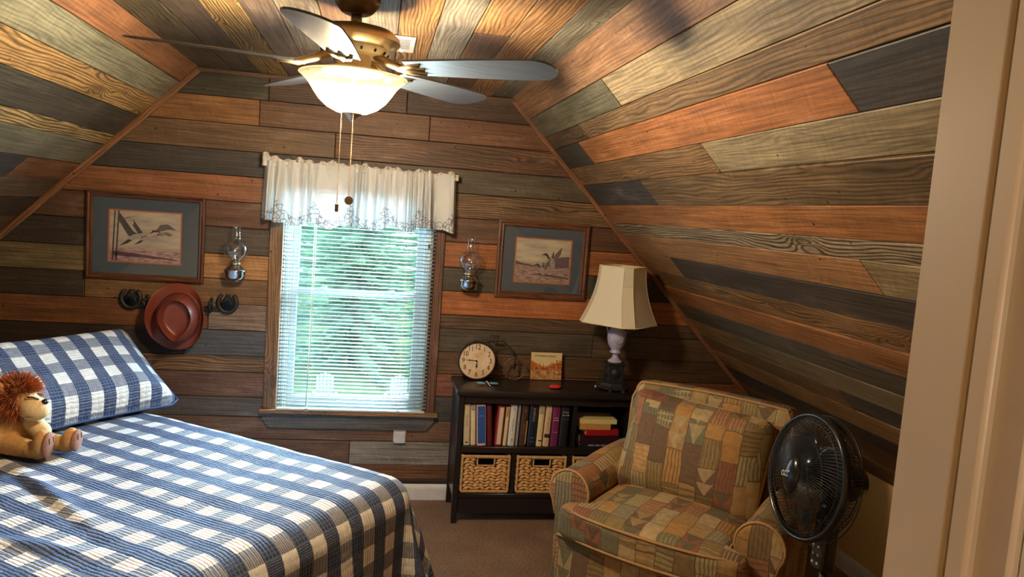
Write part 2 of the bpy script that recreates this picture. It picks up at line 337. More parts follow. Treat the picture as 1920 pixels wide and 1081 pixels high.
def text(name, s, size, mtx, parent, mat, extrude=0.0004, ax='CENTER', font_shear=0.0, sx=1.0, label=None):
    cd = bpy.data.curves.new(name, 'FONT'); cd.body = s; cd.size = size; cd.extrude = extrude; cd.align_x = ax; cd.align_y = 'CENTER'; cd.shear = font_shear; cd.resolution_u = 3
    tmp = bpy.data.objects.new(name+'_curve', cd); me = bpy.data.meshes.new_from_object(tmp); bpy.data.objects.remove(tmp); bpy.data.curves.remove(cd)
    me.transform(M.Diagonal((sx, 1, 1, 1))); me.materials.clear(); me.materials.append(mat); me.name = name
    o = bpy.data.objects.new(name, me); COL.objects.link(o)
    o.parent = parent; me.transform(frame_of(parent).inverted() @ mtx)
    if label: o['label'] = label
    return o
def facing_cam(loc, rz=0.0, tilt=0.0):
    """matrix for lettering standing upright and read from the room (-Y side)"""
    return M.Translation(loc) @ M.Rotation(rz, 4, 'Z') @ M.Rotation(pi/2, 4, 'X') @ M.Rotation(tilt, 4, 'Z')
SUB = ('SUBSURF', dict(levels=1, render_levels=1))
# ================================================================== ROOM
CZ = 2.2958; XL, XR = -0.952, 0.70; KR = 2.404; KH = 0.535; KL = -2.73; YN = -3.715
TH = 0.014
backing = plain('dark_gap_backing', (0.012, 0.009, 0.008, 1), 0.9)
cream_paint = plain('aged_cream_paint', rgb(204, 192, 170), 0.38, var=0.05, sc=7, bump=0.25)
tan_wall = plain('tan_wall_paint', rgb(224, 186, 120), 0.8, var=0.04, sc=60, bump=0.15)
white_paint = plain('white_trim_paint', rgb(226, 224, 218), 0.45)
def clip(poly, axis, val, keep_less):
    out = []
    for i, p in enumerate(poly):
        q = poly[(i+1) % len(poly)]
        a = (val-p[axis]) if keep_less else (p[axis]-val); b = (val-q[axis]) if keep_less else (q[axis]-val)
        if a >= 0: out.append(p)
        if (a >= 0) != (b >= 0):
            t = a/(a-b); out.append((p[0]+(q[0]-p[0])*t, p[1]+(q[1]-p[1])*t))
    return out
def clip_line(poly, nx, ny, c):
    """keep nx*u+ny*v <= c"""
    out = []
    for i, p in enumerate(poly):
        q = poly[(i+1) % len(poly)]; a = c-(nx*p[0]+ny*p[1]); b = c-(nx*q[0]+ny*q[1])
        if a >= 0: out.append(p)
        if (a >= 0) != (b >= 0):
            t = a/(a-b); out.append((p[0]+(q[0]-p[0])*t, p[1]+(q[1]-p[1])*t))
    return out
GAIN = 1.0
def plank(parent, P0, U, Vv, N, poly, col, sty, name='plank', thick=TH, uvofs=None, rough_edge=0.0):
    """one board: polygon in (u along grain, v across) extruded towards N with an eased front edge"""
    if len(poly) < 3: return None
    area = sum(poly[i][0]*poly[(i+1) % len(poly)][1]-poly[(i+1) % len(poly)][0]*poly[i][1] for i in range(len(poly)))/2
    if abs(area) < 0.002: return None
    if area < 0: poly = poly[::-1]
    n = len(poly); g = 0.0016; e = 0.0024
    def inset(d):
        out = []
        for i in range(n):
            p0, p1, p2 = poly[i-1], poly[i], poly[(i+1) % n]
            d1 = V((p1[0]-p0[0], p1[1]-p0[1])); d2 = V((p2[0]-p1[0], p2[1]-p1[1]))
            if d1.length < 1e-6 or d2.length < 1e-6: out.append(p1); continue
            d1.normalize(); d2.normalize(); n1 = V((-d1.y, d1.x)); n2 = V((-d2.y, d2.x)); b = n1+n2
            k = d/max(0.3, (1+n1.dot(n2))); out.append((p1[0]+b.x*k, p1[1]+b.y*k))
        return out
    h = thick + random.uniform(-0.0035, 0.003); pa, pb = inset(g), inset(g+e)
    ou, ov = uvofs if uvofs else (random.uniform(0, 40), random.uniform(0, 40))
    mb = MB(); mb.uv = []
    for pl, z in ((pa, 0.0), (pa, h-0.0018), (pb, h)):
        for u, v in pl: mb.v.append(P0+U*u+Vv*v+N*z); mb.uv.append((u+ou, v+ov))
    for k in (0, 1):
        for i in range(n): j = (i+1) % n; mb.f.append((k*n+i, k*n+j, (k+1)*n+j, (k+1)*n+i))
    mb.f.append(tuple(range(2*n, 3*n)))
    j = random.uniform(0.9, 1.1); c = rgb(*col); L = (c[0]+c[1]+c[2])/3
    c = (c[0], c[1]+(c[0]-c[2])*.035, c[2])
    c = tuple(min(1.0, (L+(x-L)*0.88)*1.12*GAIN*j*w_) for x, w_ in zip(c[:3], (1.04, .995, .90)))
    return make(name, mb, WOOD, parent, color=(*c, sty))
# ---- far wall (Y=0) with planks; window opening
OX0, OX1, OZ0, OZ1 = -0.497, 0.31, 0.50, 1.80
wf = MB(); prof = [(KL, 0), (KR, 0), (KR, KH), (XR, CZ), (XL, CZ), (KL, CZ-(XL-KL)*1.0)]
def slab(mb, poly, y0, y1): mb.add([(x, y0, z) for x, z in poly]+[(x, y1, z) for x, z in poly], [tuple(range(len(poly))), tuple(reversed(range(len(poly), 2*len(poly))))]+[(i, i+len(poly), (i+1) % len(poly)+len(poly), (i+1) % len(poly)) for i in range(len(poly))])
YB = 0.014
for sub in ((('x', OX0, True),), (('x', OX1, False),), (('x', OX0, False), ('x', OX1, True), ('z', OZ0, True)), (('x', OX0, False), ('x', OX1, True), ('z', OZ1, False))):
    pl = [(-3.0, 0), (2.7, 0), (2.7, 2.5), (-3.0, 2.5)]
    for a, v, kl in sub: pl = clip(pl, 0 if a == 'x' else 1, v, kl)
    slab(wf, pl, YB, 0.13)
wall_far = make('wall_far', wf, backing, kind='structure')
def far_plank(x0, x1, z0, z1, col, sty):
    pl = [(x0, z0), (x1, z0), (x1, z1), (x0, z1)]
    pl = clip_line(pl, 1.0332, 1, CZ+XR*1.0332); pl = clip_line(pl, -0.99, 1, CZ-XL*0.99)
    plank(wall_far, V((0, YB, 0)), V((1, 0, 0)), V((0, 0, 1)), V((0, -1, 0)), pl, col, sty)
ROWS = [
 (2.296, 2.16, [(-0.60, (70, 66, 50), .1), (0.12, (92, 64, 44), .5), (9, (80, 54, 38), .1)]),
 (2.16, 2.025, [(-0.643, (150, 98, 50), .1), (0.25, (114, 74, 46), .1), (9, (120, 74, 46), .15)]),
 (2.025, 1.888, [(-0.248, (114, 84, 58), .2), (9, (124, 82, 54), .75)]),
 (1.888, 1.755, [(-0.10, (70, 64, 62), .1), (9, (90, 78, 64), .1)]),
 (1.755, 1.62, [(0.0, (142, 84, 50), .05), (9, (132, 98, 66), .9)]),
 (1.62, 1.483, [(-1.30, (90, 58, 40), .1), (0.0, (106, 68, 52), .05), (1.05, (102, 68, 50), .05), (9, (88, 56, 38), .1)]),  # last board darker: shade at the right end put into its colour
 (1.483, 1.34, [(-1.35, (60, 48, 44), .15), (0.0, (84, 72, 64), .1), (9, (152, 86, 42), .1)]),
 (1.34, 1.208, [(-1.20, (114, 98, 68), .2), (0.0, (172, 120, 70), .1), (1.25, (80, 74, 60), .1), (9, (62, 52, 44), .1)]),  # right-end board coloured dark for the shade there
 (1.208, 1.074, [(-1.477, (64, 52, 46), .1), (0.0, (132, 94, 58), .1), (9, (176, 96, 40), .05)])]
LEFT = [(1.074, .932, [(-0.864, (124, 74, 42), .1), (0, (140, 116, 100), .45)]), (.932, .792, [(-0.98, (62, 48, 42), .1), (0, (84, 86, 92), .15)]), (.792, .703, [(-1.2, (84, 56, 36), .3), (0, (146, 106, 66), .8)]),
        (.703, .566, [(0, (124, 84, 62), .25)]), (.566, .458, [(0, (96, 86, 78), .15)])]
RIGHT = [(1.074, .995, [(9, (106, 78, 58), .55)]), (.995, .861, [(1.274, (82, 72, 60), .15), (9, (100, 78, 58), .2)]), (.861, .732, [(1.0, (108, 76, 52), .15), (9, (92, 66, 44), .2)]),
         (.732, .601, [(9, (128, 72, 50), .1)]), (.601, .458, [(9, (78, 72, 68), .1)])]
LOWER = [(.458, .334, [(9, (118, 82, 60), .3)]), (.334, .2, [(-0.088, (112, 78, 58), .2), (9, (140, 134, 124), .2)]), (.2, .115, [(9, (134, 86, 50), .4)]), (.115, .0, [(9, (60, 44, 34), .3)])]
def lay(rows, xa, xb):
    for z1, z0, segs in rows:
        x = xa
        for xe, c, s_ in segs:
            xe = min(xe, xb)
            if xe > x: far_plank(x, xe, z0, z1, c, s_)
            x = max(x, xe)
            if x >= xb: break
lay(ROWS[:4], -3, 2.5)
lay([(z1, z0, s_) for z1, z0, s_ in ROWS[4:]], -2.7, OX0-0.03)
lay([(z1, z0, [q for q in s_ if q[0] > 0.3]) for z1, z0, s_ in ROWS[4:]], OX1+0.03, 2.5)
lay(LEFT, -2.7, OX0-0.03); lay(RIGHT, OX1+0.03, 2.5); lay(LOWER, -2.7, 2.4)
# ---- slopes and ceiling
def strip_field(parent, P0, U, Vv, N, bounds, rows, u0_, u1_):
    for i, segs in enumerate(rows):
        a = u0_
        for ue, c, s_ in segs:
            ue = min(ue, u1_)
            plank(parent, P0, U, Vv, N, [(a, bounds[i]), (ue, bounds[i]), (ue, bounds[i+1]), (a, bounds[i+1])], c, s_); a = ue
DR = V((KR-XR, 0, KH-CZ)).normalized(); NR = V((DR.z, 0, -DR.x)); NR = NR if NR.z < 0 else -NR
bR = [-.014, .144, .276, .361, .499, .624, .766, .892, .972, 1.111, 1.246, 1.369, 1.496, 1.629, 1.755, 1.874, 2.006, 2.129, 2.29, 2.445]
E_ = 3.75
rR = [[(E_, (152, 110, 76), .15)], [(1.39, (118, 114, 92), .15), (E_, (176, 156, 122), .4)], [(.74, (104, 82, 58), .4), (E_, (146, 114, 76), .55)],
 [(.53, (70, 66, 62), .1), (2.67, (186, 114, 58), .05), (E_, (78, 72, 68), .1)], [(1.80, (140, 104, 66), .55), (E_, (158, 142, 112), .3)],
 [(.99, (74, 74, 76), .15), (E_, (120, 94, 62), .6)], [(E_, (172, 108, 58), .1)], [(E_, (160, 142, 118), 1.0)], [(2.25, (156, 110, 72), .2), (E_, (148, 128, 96), .2)],
 [(.56, (150, 106, 68), .15), (E_, (74, 66, 62), .2)], [(E_, (148, 106, 66), .75)], [(E_, (158, 98, 52), .15)], [(E_, (100, 88, 74), .5)],
 [(.56, (150, 108, 68), .15), (E_, (126, 106, 76), .2)], [(1.42, (118, 86, 56), .3), (E_, (76, 66, 58), .3)], [(E_, (158, 112, 66), .5)], [(E_, (70, 58, 50), .2)], [(E_, (110, 74, 46), .3)], [(E_, (98, 66, 42), .25)]]
def slab3(P0, U, Vv, N, u0_, u1_, v0_, v1_, t):
    mb = MB(); c = [P0+U*a+Vv*b for a, b in ((u0_, v0_), (u1_, v0_), (u1_, v1_), (u0_, v1_))]
    mb.add([tuple(p) for p in c]+[tuple(p-N*t) for p in c], [(0, 1, 2, 3), (7, 6, 5, 4), (0, 4, 5, 1), (1, 5, 6, 2), (2, 6, 7, 3), (3, 7, 4, 0)]); return mb
UY = V((0, -1, 0))
PR = V((XR, 0, CZ))-NR*TH
slopeR = make('wall_slope_right', slab3(PR, UY, DR, NR, -0.1, E_, -0.03, 2.47, 0.06), backing, kind='structure')
strip_field(slopeR, PR, UY, DR, NR, bR, rR, 0.0, E_)
DL = V((KL-XL, 0, -(XL-KL)*0.99)).normalized(); NL = V((-DL.z, 0, DL.x)); NL = NL if NL.z < 0 else -NL
bL = [-.012, .12, .26, .39, .547, .62, .768, .9, 1.035, 1.17, 1.31, 1.45, 1.59, 1.73, 1.87, 2.01, 2.15, 2.30, 2.5]
rL = [[(E_, (182, 118, 72), .05)], [(E_, (156, 154, 126), .3)], [(E_, (206, 160, 96), .8)], [(E_, (88, 84, 72), .2)], [(E_, (214, 180, 122), 1.0)], [(E_, (128, 128, 110), .1)],
 [(.60, (124, 80, 50), .05), (E_, (74, 74, 76), .1)], [(E_, (112, 92, 74), .3)], [(E_, (76, 60, 50), .2)]] + [[(E_, c, .2)] for c in ((110, 80, 54), (84, 74, 64), (130, 92, 58), (96, 84, 66), (120, 76, 48), (80, 70, 60), (112, 90, 64), (92, 66, 46), (120, 96, 70))]
PL = V((XL, 0, CZ))-NL*TH
slopeL = make('wall_slope_left', slab3(PL, UY, DL, NL, -0.1, E_, -0.03, 2.53, 0.06), backing, kind='structure')
strip_field(slopeL, PL, UY, DL, NL, bL, rL, 0.0, E_)
bC = [-.962, -.785, -.643, -.501, -.38, -.234, -.10, .035, .169, .303, .435, .578, .714]
rC = [[(E_, (118, 104, 78), .6)], [(E_, (108, 92, 78), .2)], [(E_, (188, 146, 84), .9)], [(E_, (122, 102, 88), .15)], [(.80, (128, 106, 90), .1), (E_, (150, 136, 118), .4)], [(E_, (164, 124, 94), .1)], [(E_, (146, 132, 114), .4)],
 [(E_, (196, 140, 76), .75)], [(E_, (156, 146, 130), .45)], [(1.437, (112, 84, 66), .15), (E_, (186, 134, 82), .6)], [(E_, (182, 132, 84), .7)], [(E_, (148, 142, 124), .35)]]
PC = V((0, 0, CZ+TH)); 
ceiling = make('ceiling', slab3(PC, UY, V((1, 0, 0)), V((0, 0, -1)), -0.1, E_, XL-.02, XR+.02, 0.06), backing, kind='structure')
strip_field(ceiling, PC, UY, V((1, 0, 0)), V((0, 0, -1)), bC, rC, 0.0, E_)
# ---- corner battens
def batten(name, a, b, w, d, nrm, col=(136, 92, 58)):
    a, b = V(a), V(b); u = (b-a).normalized(); n = V(nrm); v = n.cross(u).normalized(); L = (b-a).length
    mb = MB(); mb.uv = []; prof = [(-w/2, 0), (-w/2, d*.7), (-w*.25, d), (w*.25, d), (w/2, d*.7), (w/2, 0)]; K = 14
    for i in range(K+1):
        t = L*i/K; o = (random.uniform(-.0012, .0012), random.uniform(-.0008, .0008))
        for p, q in prof: mb.v.append(a+u*t+v*(p+o[0])+n*(q+o[1])); mb.uv.append((t, p+3))
    n_ = len(prof)
    for i in range(K):
        for k in range(n_-1): mb.f.append((i*n_+k, (i+1)*n_+k, (i+1)*n_+k+1, i*n_+k+1))
    mb.f.append(tuple(range(n_))); mb.f.append(tuple(K*n_+k for k in reversed(range(n_))))
    c = rgb(*col); make(name, mb, WOOD, kind='structure', color=(*[min(1, x*1.3) for x in c[:3]], .35))
batten('trim_1', (XL+.004, -.004, CZ-.014), (KL+.02, -.004, CZ+(KL-XL)*.99-.0), .034, .020, (0, -1, 0))
batten('trim_2', (XR+.004, -.004, CZ-.012), (KR-.02, -.004, KH+.012), .030, .018, (0, -1, 0), (128, 84, 54))
batten('trim_3', (XL, -.012, CZ-.012), (XR, -.012, CZ-.012), .022, .012, (0, -1, 0), (104, 78, 56))
# ---- knee walls, floor, baseboards
mb = MB().b2((KR, -3.9, 0), (KR+.1, .1, KH+.06)); wallR = make('wall_right', mb, tan_wall, kind='structure')
mb = MB().b2((KL-.1, -3.9, 0), (KL, .1, KH+.1)); make('wall_left', mb, tan_wall, kind='structure')
mb = MB().b2((-3, -6.6, -.1), (2.7, .13, 0)); make('floor', mb, mat_carpet(), kind='structure')
def baseboard(name, a, b, n):
    a, b, n = V(a), V(b), V(n); mb = MB(); prof = [(0, 0), (.014, 0), (.014, .066), (.011, .076), (.006, .084), (0, .09)]
    for p in (a, b):
        for q, z in prof: mb.v.append(p+n*q+V((0, 0, z)))
    k = len(prof)
    for i in range(k): mb.f.append((i, (i+1) % k, k+(i+1) % k, k+i))
    mb.f += [tuple(range(k)), tuple(reversed(range(k, 2*k)))]
    make(name, mb, white_paint, kind='structure')
baseboard('baseboard_far', (KL+.02, -.001, 0), (KR-.02, -.001, 0), (0, -1, 0))
baseboard('baseboard_right', (KR, -.02, 0), (KR, YN+.02, 0), (-1, 0, 0))
# ---- near wall with the doorway the picture is taken through, hall behind it
DX0, DX1, DZ = -0.36, 0.427, 2.04; YH = -3.83
mb = MB()
for lo, hi in (((-3, YH, 0), (DX0-.02, YN, 2.5)), ((DX1+.02, YH, 0), (2.7, YN, 2.5)), ((DX0-.02, YH, DZ+.02), (DX1+.02, YN, 2.5))): mb.b2(lo, hi)
wall_near = make('wall_near', mb, tan_wall, kind='structure')
door = MB(); door.b2((DX1-.004, YN-.058, 0), (DX1+.018, YN+.004, DZ), bev=.003)
door.b2((DX1-.002, YH, 0), (DX1+.018, YN-.0615, DZ), bev=.003); door.b2((DX1-.010, YH+.028, 0), (DX1, YH+.048, DZ), bev=.003)
door.b2((DX0-.018, YH, 0), (DX0+.004, YN+.004, DZ), bev=.003); door.b2((DX0-.018, YH, DZ), (DX1+.018, YN+.004, DZ+.018))
dj = make('door_1', door, cream_paint, kind='structure', autosmooth=True)
cas = MB()
for x0, x1 in ((DX0-.075, DX0-.006), (DX1+.006, DX1+.075)):
    cas.b2((x0, YN, 0), (x1, YN+.016, DZ+.07), bev=.004)
cas.b2((DX0-.005, YN, DZ+.006), (DX1+.005, YN+.016, DZ+.07), bev=.004)
make('door_casing', cas, cream_paint, dj)
mb = MB().b2((DX1+.004, YH-.012, 0), (DX1+.012, YH, DZ), bev=.002); make('edge_bead', mb, white_paint, dj)
hall_p = plain('hall_ochre_paint', rgb(190, 140, 76), 0.8)
for n_, lo, hi in (('wall_hall_left', (-1.3, -6.5, 0), (-1.2, YH-.01, 2.5)), ('wall_hall_right', (1.1, -6.5, 0), (1.2, YH-.01, 2.5)), ('wall_hall_back', (-1.3, -6.6, 0), (1.2, -6.5, 2.5)), ('ceiling_hall', (-1.3, -6.5, 2.36), (1.2, YH-.02, 2.46))):
    make(n_, MB().b2(lo, hi), tan_wall, kind='structure')
make('wall_hall_front', MB().b2((DX1+.03, YH-.006, 0), (1.09, YH-.001, 2.35)), hall_p, kind='structure')
# ================================================================== WINDOW
vinyl = plain('white_vinyl', rgb(222, 232, 236), 0.35)
win = MB()
y0, y1 = .016, .13
for lo, hi in (((OX0, y0, OZ0), (OX0+.012, y1, OZ1)), ((OX1-.012, y0, OZ0), (OX1, y1, OZ1)), ((OX0, y0, OZ1-.012), (OX1, y1, OZ1)), ((OX0, y0, OZ0), (OX1, y1, OZ0+.012))): win.b2(lo, hi)
for lo, hi in (((OX0+.012, .05, OZ0+.012), (OX0+.045, .12, OZ1-.012)), ((OX1-.045, .05, OZ0+.012), (OX1-.012, .12, OZ1-.012)), ((OX0+.045, .05, OZ1-.045), (OX1-.045, .12, OZ1-.012)), ((OX0+.045, .05, OZ0+.012), (OX1-.045, .12, OZ0+.045))): win.b2(lo, hi, bev=.003)
window = make('window_1', win, vinyl, kind='structure')
for nm, z0, z1, yy in (('upper_sash', 1.145, OZ1-.046, .095), ('lower_sash', OZ0+.046, 1.172, .066)):
    sash = MB(); a, b = OX0+.046, OX1-.046; w = .036
    for lo, hi in (((a, yy-.012, z0), (a+w, yy+.012, z1)), ((b-w, yy-.012, z0), (b, yy+.012, z1)), ((a+w, yy-.012, z0), (b-w, yy+.012, z0+w*.8)), ((a+w, yy-.012, z1-w*.8), (b-w, yy+.012, z1))): sash.b2(lo, hi, bev=.002)
    so = make(nm, sash, vinyl, window)
    make('pane', MB().b2((a+w, yy-.002, z0+.028), (b-w, yy+.002, z1-.028)), PANE, so)
    if nm == 'lower_sash':
        for x in (-.285, .085):
            lk = MB().b2((x-.03, yy-.016, z1-.004), (x+.03, yy+.006, z1+.004), bev=.002); lk.tube([(x-.01, yy-.012, z1+.004), (x+.005, yy-.02, z1+.012), (x+.028, yy-.022, z1+.012)], .004, 6)
            make('sash_lock', lk, vinyl, so, smooth=True)
def board(name, lo, hi, col, sty, along, parent):
    """straight board of the window trim, grain along 'x' or 'z'"""
    mb = MB().b2(lo, hi, bev=.0025); o = make(name, mb, WOOD, parent, color=(*[min(1, x*1.3) for x in rgb(*col)[:3]], sty))
    ul = o.data.uv_layers[0]; r_ = random.uniform(0, 30)
    for lp in o.data.loops:
        c = o.data.vertices[lp.vertex_index].co; ul.data[lp.index].uv = (c.z+r_, c.x+c.y+r_) if along == 'z' else (c.x+r_, c.z+c.y+r_)
    return o
board('left_casing', (-.563, -.020, .512), (OX0+.004, .0, 1.84), (134, 98, 64), .6, 'z', window)
board('right_casing', (OX1-.004, -.020, .512), (.372, .0, 1.84), (110, 76, 58), .6, 'z', window)
board('top_casing', (-.563, -.020, OZ1), (.372, .0, 1.86), (120, 88, 60), .4, 'x', window)
board('sill', (-.578, -.052, .492), (.388, .012, .512), (150, 112, 72), .4, 'x', window)
ap = MB(); pl = [(-.563, .490), (-.563, .455), (-.53, .408), (.335, .408), (.372, .455), (.372, .490)]
slab(ap, pl, -.018, 0.0); make('apron', ap, WOOD, window, color=(*[x*1.25 for x in rgb(92, 88, 82)[:3]], .2))
# ================================================================== OUTSIDE
grass = plain('lawn_grass', (0.10, 0.17, 0.05, 1), 0.9, var=.3, sc=3)
make('lawn', MB().b2((-30, .6, -4.3), (30, 60, -4.2)), grass, kind='structure')
def mat_leaf(name, a, b):
    t = NT(name); n = t.noise(t.n('TexCoord').outputs['Object'], 1.3, 4, .7); c = t.mix(t.ramp(n, [(.35, (0, 0, 0)), (.65, (1, 1, 1))]), a, b)
    d = t.bsdf(c, .7); tl = t.n('BsdfTranslucent', i={0: c}); return t.done(t.n('MixShader', i={0: .3, 1: d, 2: tl.outputs[0]}).outputs[0])
LEAF = mat_leaf('spruce_needles', (.16, .32, .24, 1), (.50, .72, .52, 1)); BARK = plain('spruce_bark', (.08, .06, .045, 1), .9)
def spruce(x, y, h, rad, seed, label, dense=1.0):
    rnd = np.random.RandomState(seed); t = thing('spruce_tree', label, 'tree', (x, y, -4.2), 0, 'trees outside the window')
    make('trunk', MB().tube([(0, 0, 0), (0, 0, h*.5), (0, 0, h*.97)], [.2, .12, .02], 8), BARK, t, smooth=True)
    vs_ = []; fs = []
    nb = int(230*dense); 
    for i in range(nb):
        k = (i+.5)/nb; z = h*(.04+.94*k); L = rad*(1-k)**.85*rnd.uniform(.75, 1.08)+.15; az = i*2.39996+rnd.uniform(-.3, .3)
        d = np.array([cos(az), sin(az), 0]); side = np.array([-sin(az), cos(az), 0]); ns = int(12+L*20)
        for j in range(ns):
            s_ = (j+.5)/ns; p = d*L*s_+np.array([0, 0, z-.30*L*s_+.22*L*s_*s_])
            for sg in (-1, 1):
                ln = .5*(1-s_*.7)*rnd.uniform(.5, 1)*min(1, L/1.2); q = p+side*sg*ln*rnd.uniform(.6, 1)+d*ln*.6+np.array([0, 0, -ln*rnd.uniform(.1, .5)])
                up = np.array([0, 0, 1.])*.045+d*.03
                o = len(vs_); m_ = (p+q)/2; vs_ += [p-up, p+up, q, m_-up*1.6+side*.02, m_+up*1.8]
                fs += [(o, o+3, o+4, o+1), (o+3, o+2, o+4)]
    mb = MB(); mb.v = [tuple(v) for v in vs_]; mb.f = fs; mb.keep = True
    make('foliage', mb, LEAF, t, kind='stuff', uv=None)
spruce(-0.6, 23.5, 13, 4.3, 1, 'large pale green spruce tree filling the window view')
spruce(8.5, 25, 12, 3.6, 2, 'spruce tree standing behind on the right of the large one', .8)
spruce(-9.5, 25, 12, 3.8, 3, 'spruce tree standing behind on the left of the large one', .8)
spruce(-1.6, 38, 14, 5.0, 4, 'tallest spruce tree far behind the others', .8); spruce(10.5, 39, 14, 5.0, 5, 'far spruce tree beyond the right one', .7); spruce(-14, 39, 14, 5.0, 6, 'far spruce tree beyond the left one', .7)
def lawn_chair(x, y, rz, label):
    t = thing('lawn_chair', label, 'chair', (x, y, -4.2), rz, 'white lawn chairs on the grass'); wp = plain('white_lawn_plastic', (.30, .32, .32, 1), .5)
    for i in range(5):
        a = (i-2)*.1; make('back_slat', MB().box((0, 0, 0), (.085, .02, .75-abs(i-2)*.07), M.Translation((a, .25, .68)) @ M.Rotation(radians(-18), 4, 'X')), wp, t)
    make('seat', MB().box((0, 0, .36), (.5, .5, .03)), wp, t)
    for sx in (-1, 1):
        make('armrest', MB().box((sx*.3, 0, .55), (.1, .6, .025)), wp, t)
        for yy in (-.25, .25): make('leg', MB().box((sx*.27, yy, .27), (.04, .06, .54)), wp, t)
lawn_chair(-1.20, 17.3, .1, 'white slatted lawn chair seen low in the window, left of centre')
lawn_chair(.80, 17.3, -.2, 'white slatted lawn chair seen low in the window, near its right edge')
# ================================================================== BLINDS + VALANCE
slat_m = mat_cloth('white_slat_vinyl', (.52, .57, .56, 1), .07, .5, 60); cordm = plain('cream_cord', rgb(236, 214, 160), .7)
bl = thing('mini_blinds', 'white horizontal mini blinds, slats open, in front of the window', 'blinds', (-.085, -.044, .51))
bx0, bx1 = -.490, .316; w = bx1-bx0
sm = MB(); K = 6
for xx in (-w/2, w/2):
    for i in range(K+1):
        q = i/K; sm.v.append(V((xx, (q-.5)*.024, .0022*(1-(2*q-1)**2)+(q-.5)*.003)))
for i in range(K): sm.f.append((i, i+1, K+2+i, K+1+i))
sm.f2 = None
first = None; zz = .545; i = 0
while zz < 1.79:
    if first is None:
        first = make('slat', sm, slat_m, bl, smooth=True, mods=[('SOLIDIFY', dict(thickness=.0007, offset=0))]); o = first
    else: o = first.copy(); COL.objects.link(o); o.parent = bl
    o.location = (0, random.uniform(-.0006, .0006), zz-.51); zz += .0207; i += 1
make('head_rail', MB().b2((bx0, -.044-.014, 1.792), (bx1, -.044+.014, 1.822), bev=.002), vinyl, bl, world=True)
make('bottom_rail', MB().b2((bx0, -.044-.013, .5145), (bx1, -.044+.013, .526), bev=.004), plain('ivory_rail', rgb(214, 208, 190), .35), bl, world=True)
for x in (-.330, .167):
    for dy in (-.0135, .0135): make('ladder_cord', MB().tube([(x, -.044+dy, .524), (x, -.044+dy, 1.795)], .0008, 5), cordm, bl, world=True)
    make('cord_button', MB().tube([(x, -.0585, .519), (x, -.0575, .519)], .007, 10).b2((x-.009, -.0577, .512), (x+.009, -.0565, .528), bev=.0005), plain('grey_button', rgb(170, 164, 150), .5), bl, world=True)
for x in (-.458, -.446, .283, .293):
    make('tape_cord', MB().tube([(x, -.0300, .53), (x, -.0300, 1.80)], .0016, 5), cordm, bl, world=True)
make('tilt_wand', MB().tube([(-.318, -.062, 1.79), (-.322, -.064, .95), (-.331, -.064, .545)], .0025, 6), vinyl, bl, world=True, smooth=True)
make('wand_clip', MB().b2((.278, -.062, 1.44), (.288, -.058, 1.465), bev=.001), plain('dark_clip', (.05, .045, .04, 1), .5), bl, world=True)
va = thing('window_valance', 'white gathered cotton valance with scalloped cutwork hem over the window', 'valance', (-.09, -.07, 1.85))
VX0, VX1 = -.600, .412; VT, VBt = 1.845, 1.545
def vy(u, v):
    s_ = u*30+1.3*sin(u*9)+.8*sin(u*23+1); amp = .008+.028*min(1, (1-v)*1.3)
    return -.112-amp*(sin(2*pi*s_/1.6)+.5*sin(2*pi*s_*.83+2))*(.7+.3*sin(u*17))
def vbot(u): return VBt-.010*sin(u*5)-.016*abs(sin(u*pi*7.5))+.010*sin(u*31)
def vfn(u, v):
    x = VX0+(VX1-VX0)*u+.004*sin(u*60)*(1-v)+(u-.5)*.02*(1-v); z = vbot(u)+(VT-vbot(u))*v; y = vy(u, v)
    e = min(u, 1-u)
    if e < .02: y += (1-e/.02)*.085
    return (x, min(y, -.004), z)
mb = MB(); NU, NV = 300, 24; mb.grid(vfn, NU, NV); mb.uv = [(i/NU*1.6, j/NV*.31) for j in range(NV+1) for i in range(NU+1)]
CLOTH = mat_cloth('white_cotton_voile', (.80, .83, .82, 1), .07, .9, 400, emb=True); CL2 = mat_cloth('white_cotton_header', (.86, .83, .76, 1), .12, .9, 400)
make('cloth', mb, CLOTH, va, world=True, smooth=True)
def hfn(u, v):
    x = VX0-.004+(VX1-VX0+.008)*u; rf = sin(u*150)+.6*sin(u*97+1)+.4*sin(u*330)
    z = VT-.028+(.048+.007*sin(u*41)+.006*sin(u*113)+(.014 if u < .03 else 0)-.012*u)*v
    return (x+.003*sin(u*210)*v, -.104-.009*rf*(.35+v*.9)-.004*sin(v*12), z)
make('ruffle_header', MB().grid(hfn, 420, 8), CL2, va, world=True, smooth=True)
make('curtain_rod', MB().tube([(VX0+.006, -.004, VT-.01), (VX0+.006, -.086, VT-.01), (VX1-.006, -.086, VT-.01), (VX1-.006, -.004, VT-.01)], .004, 6), vinyl, va, world=True)
# ================================================================== CEILING FAN
brass = plain('antique_brass', (.42, .31, .17, 1), .32, .85, var=.15, sc=9); nickel = plain('brushed_nickel', (.62, .58, .52, 1), .25, .9, sc=80)
bronze = plain('bronze_enamel', (.17, .12, .085, 1), .35, .6, var=.12, sc=8)
FX, FY = -.10, -1.75
fan = thing('ceiling_fan', 'five-blade ceiling fan with lit frosted bell bowl and two pull chains', 'ceiling fan', (FX, FY, CZ))
L_ = lambda pr, n=36: MB().lathe(pr, n)
make('canopy', L_([(.070, -.001), (.072, -.012), (.066, -.03), (.048, -.052), (.03, -.058)], 8), bronze, fan, autosmooth=True)
make('downrod', L_([(.017, -.05), (.017, -.1)], 16), bronze, fan, smooth=True)
make('motor_housing', L_([(.03, -.088), (.075, -.094), (.115, -.104), (.136, -.122), (.140, -.138), (.130, -.150), (.112, -.160), (.08, -.165)]), brass, fan, autosmooth=True)
cr_m = plain('cream_enamel', rgb(236, 220, 180), .4)
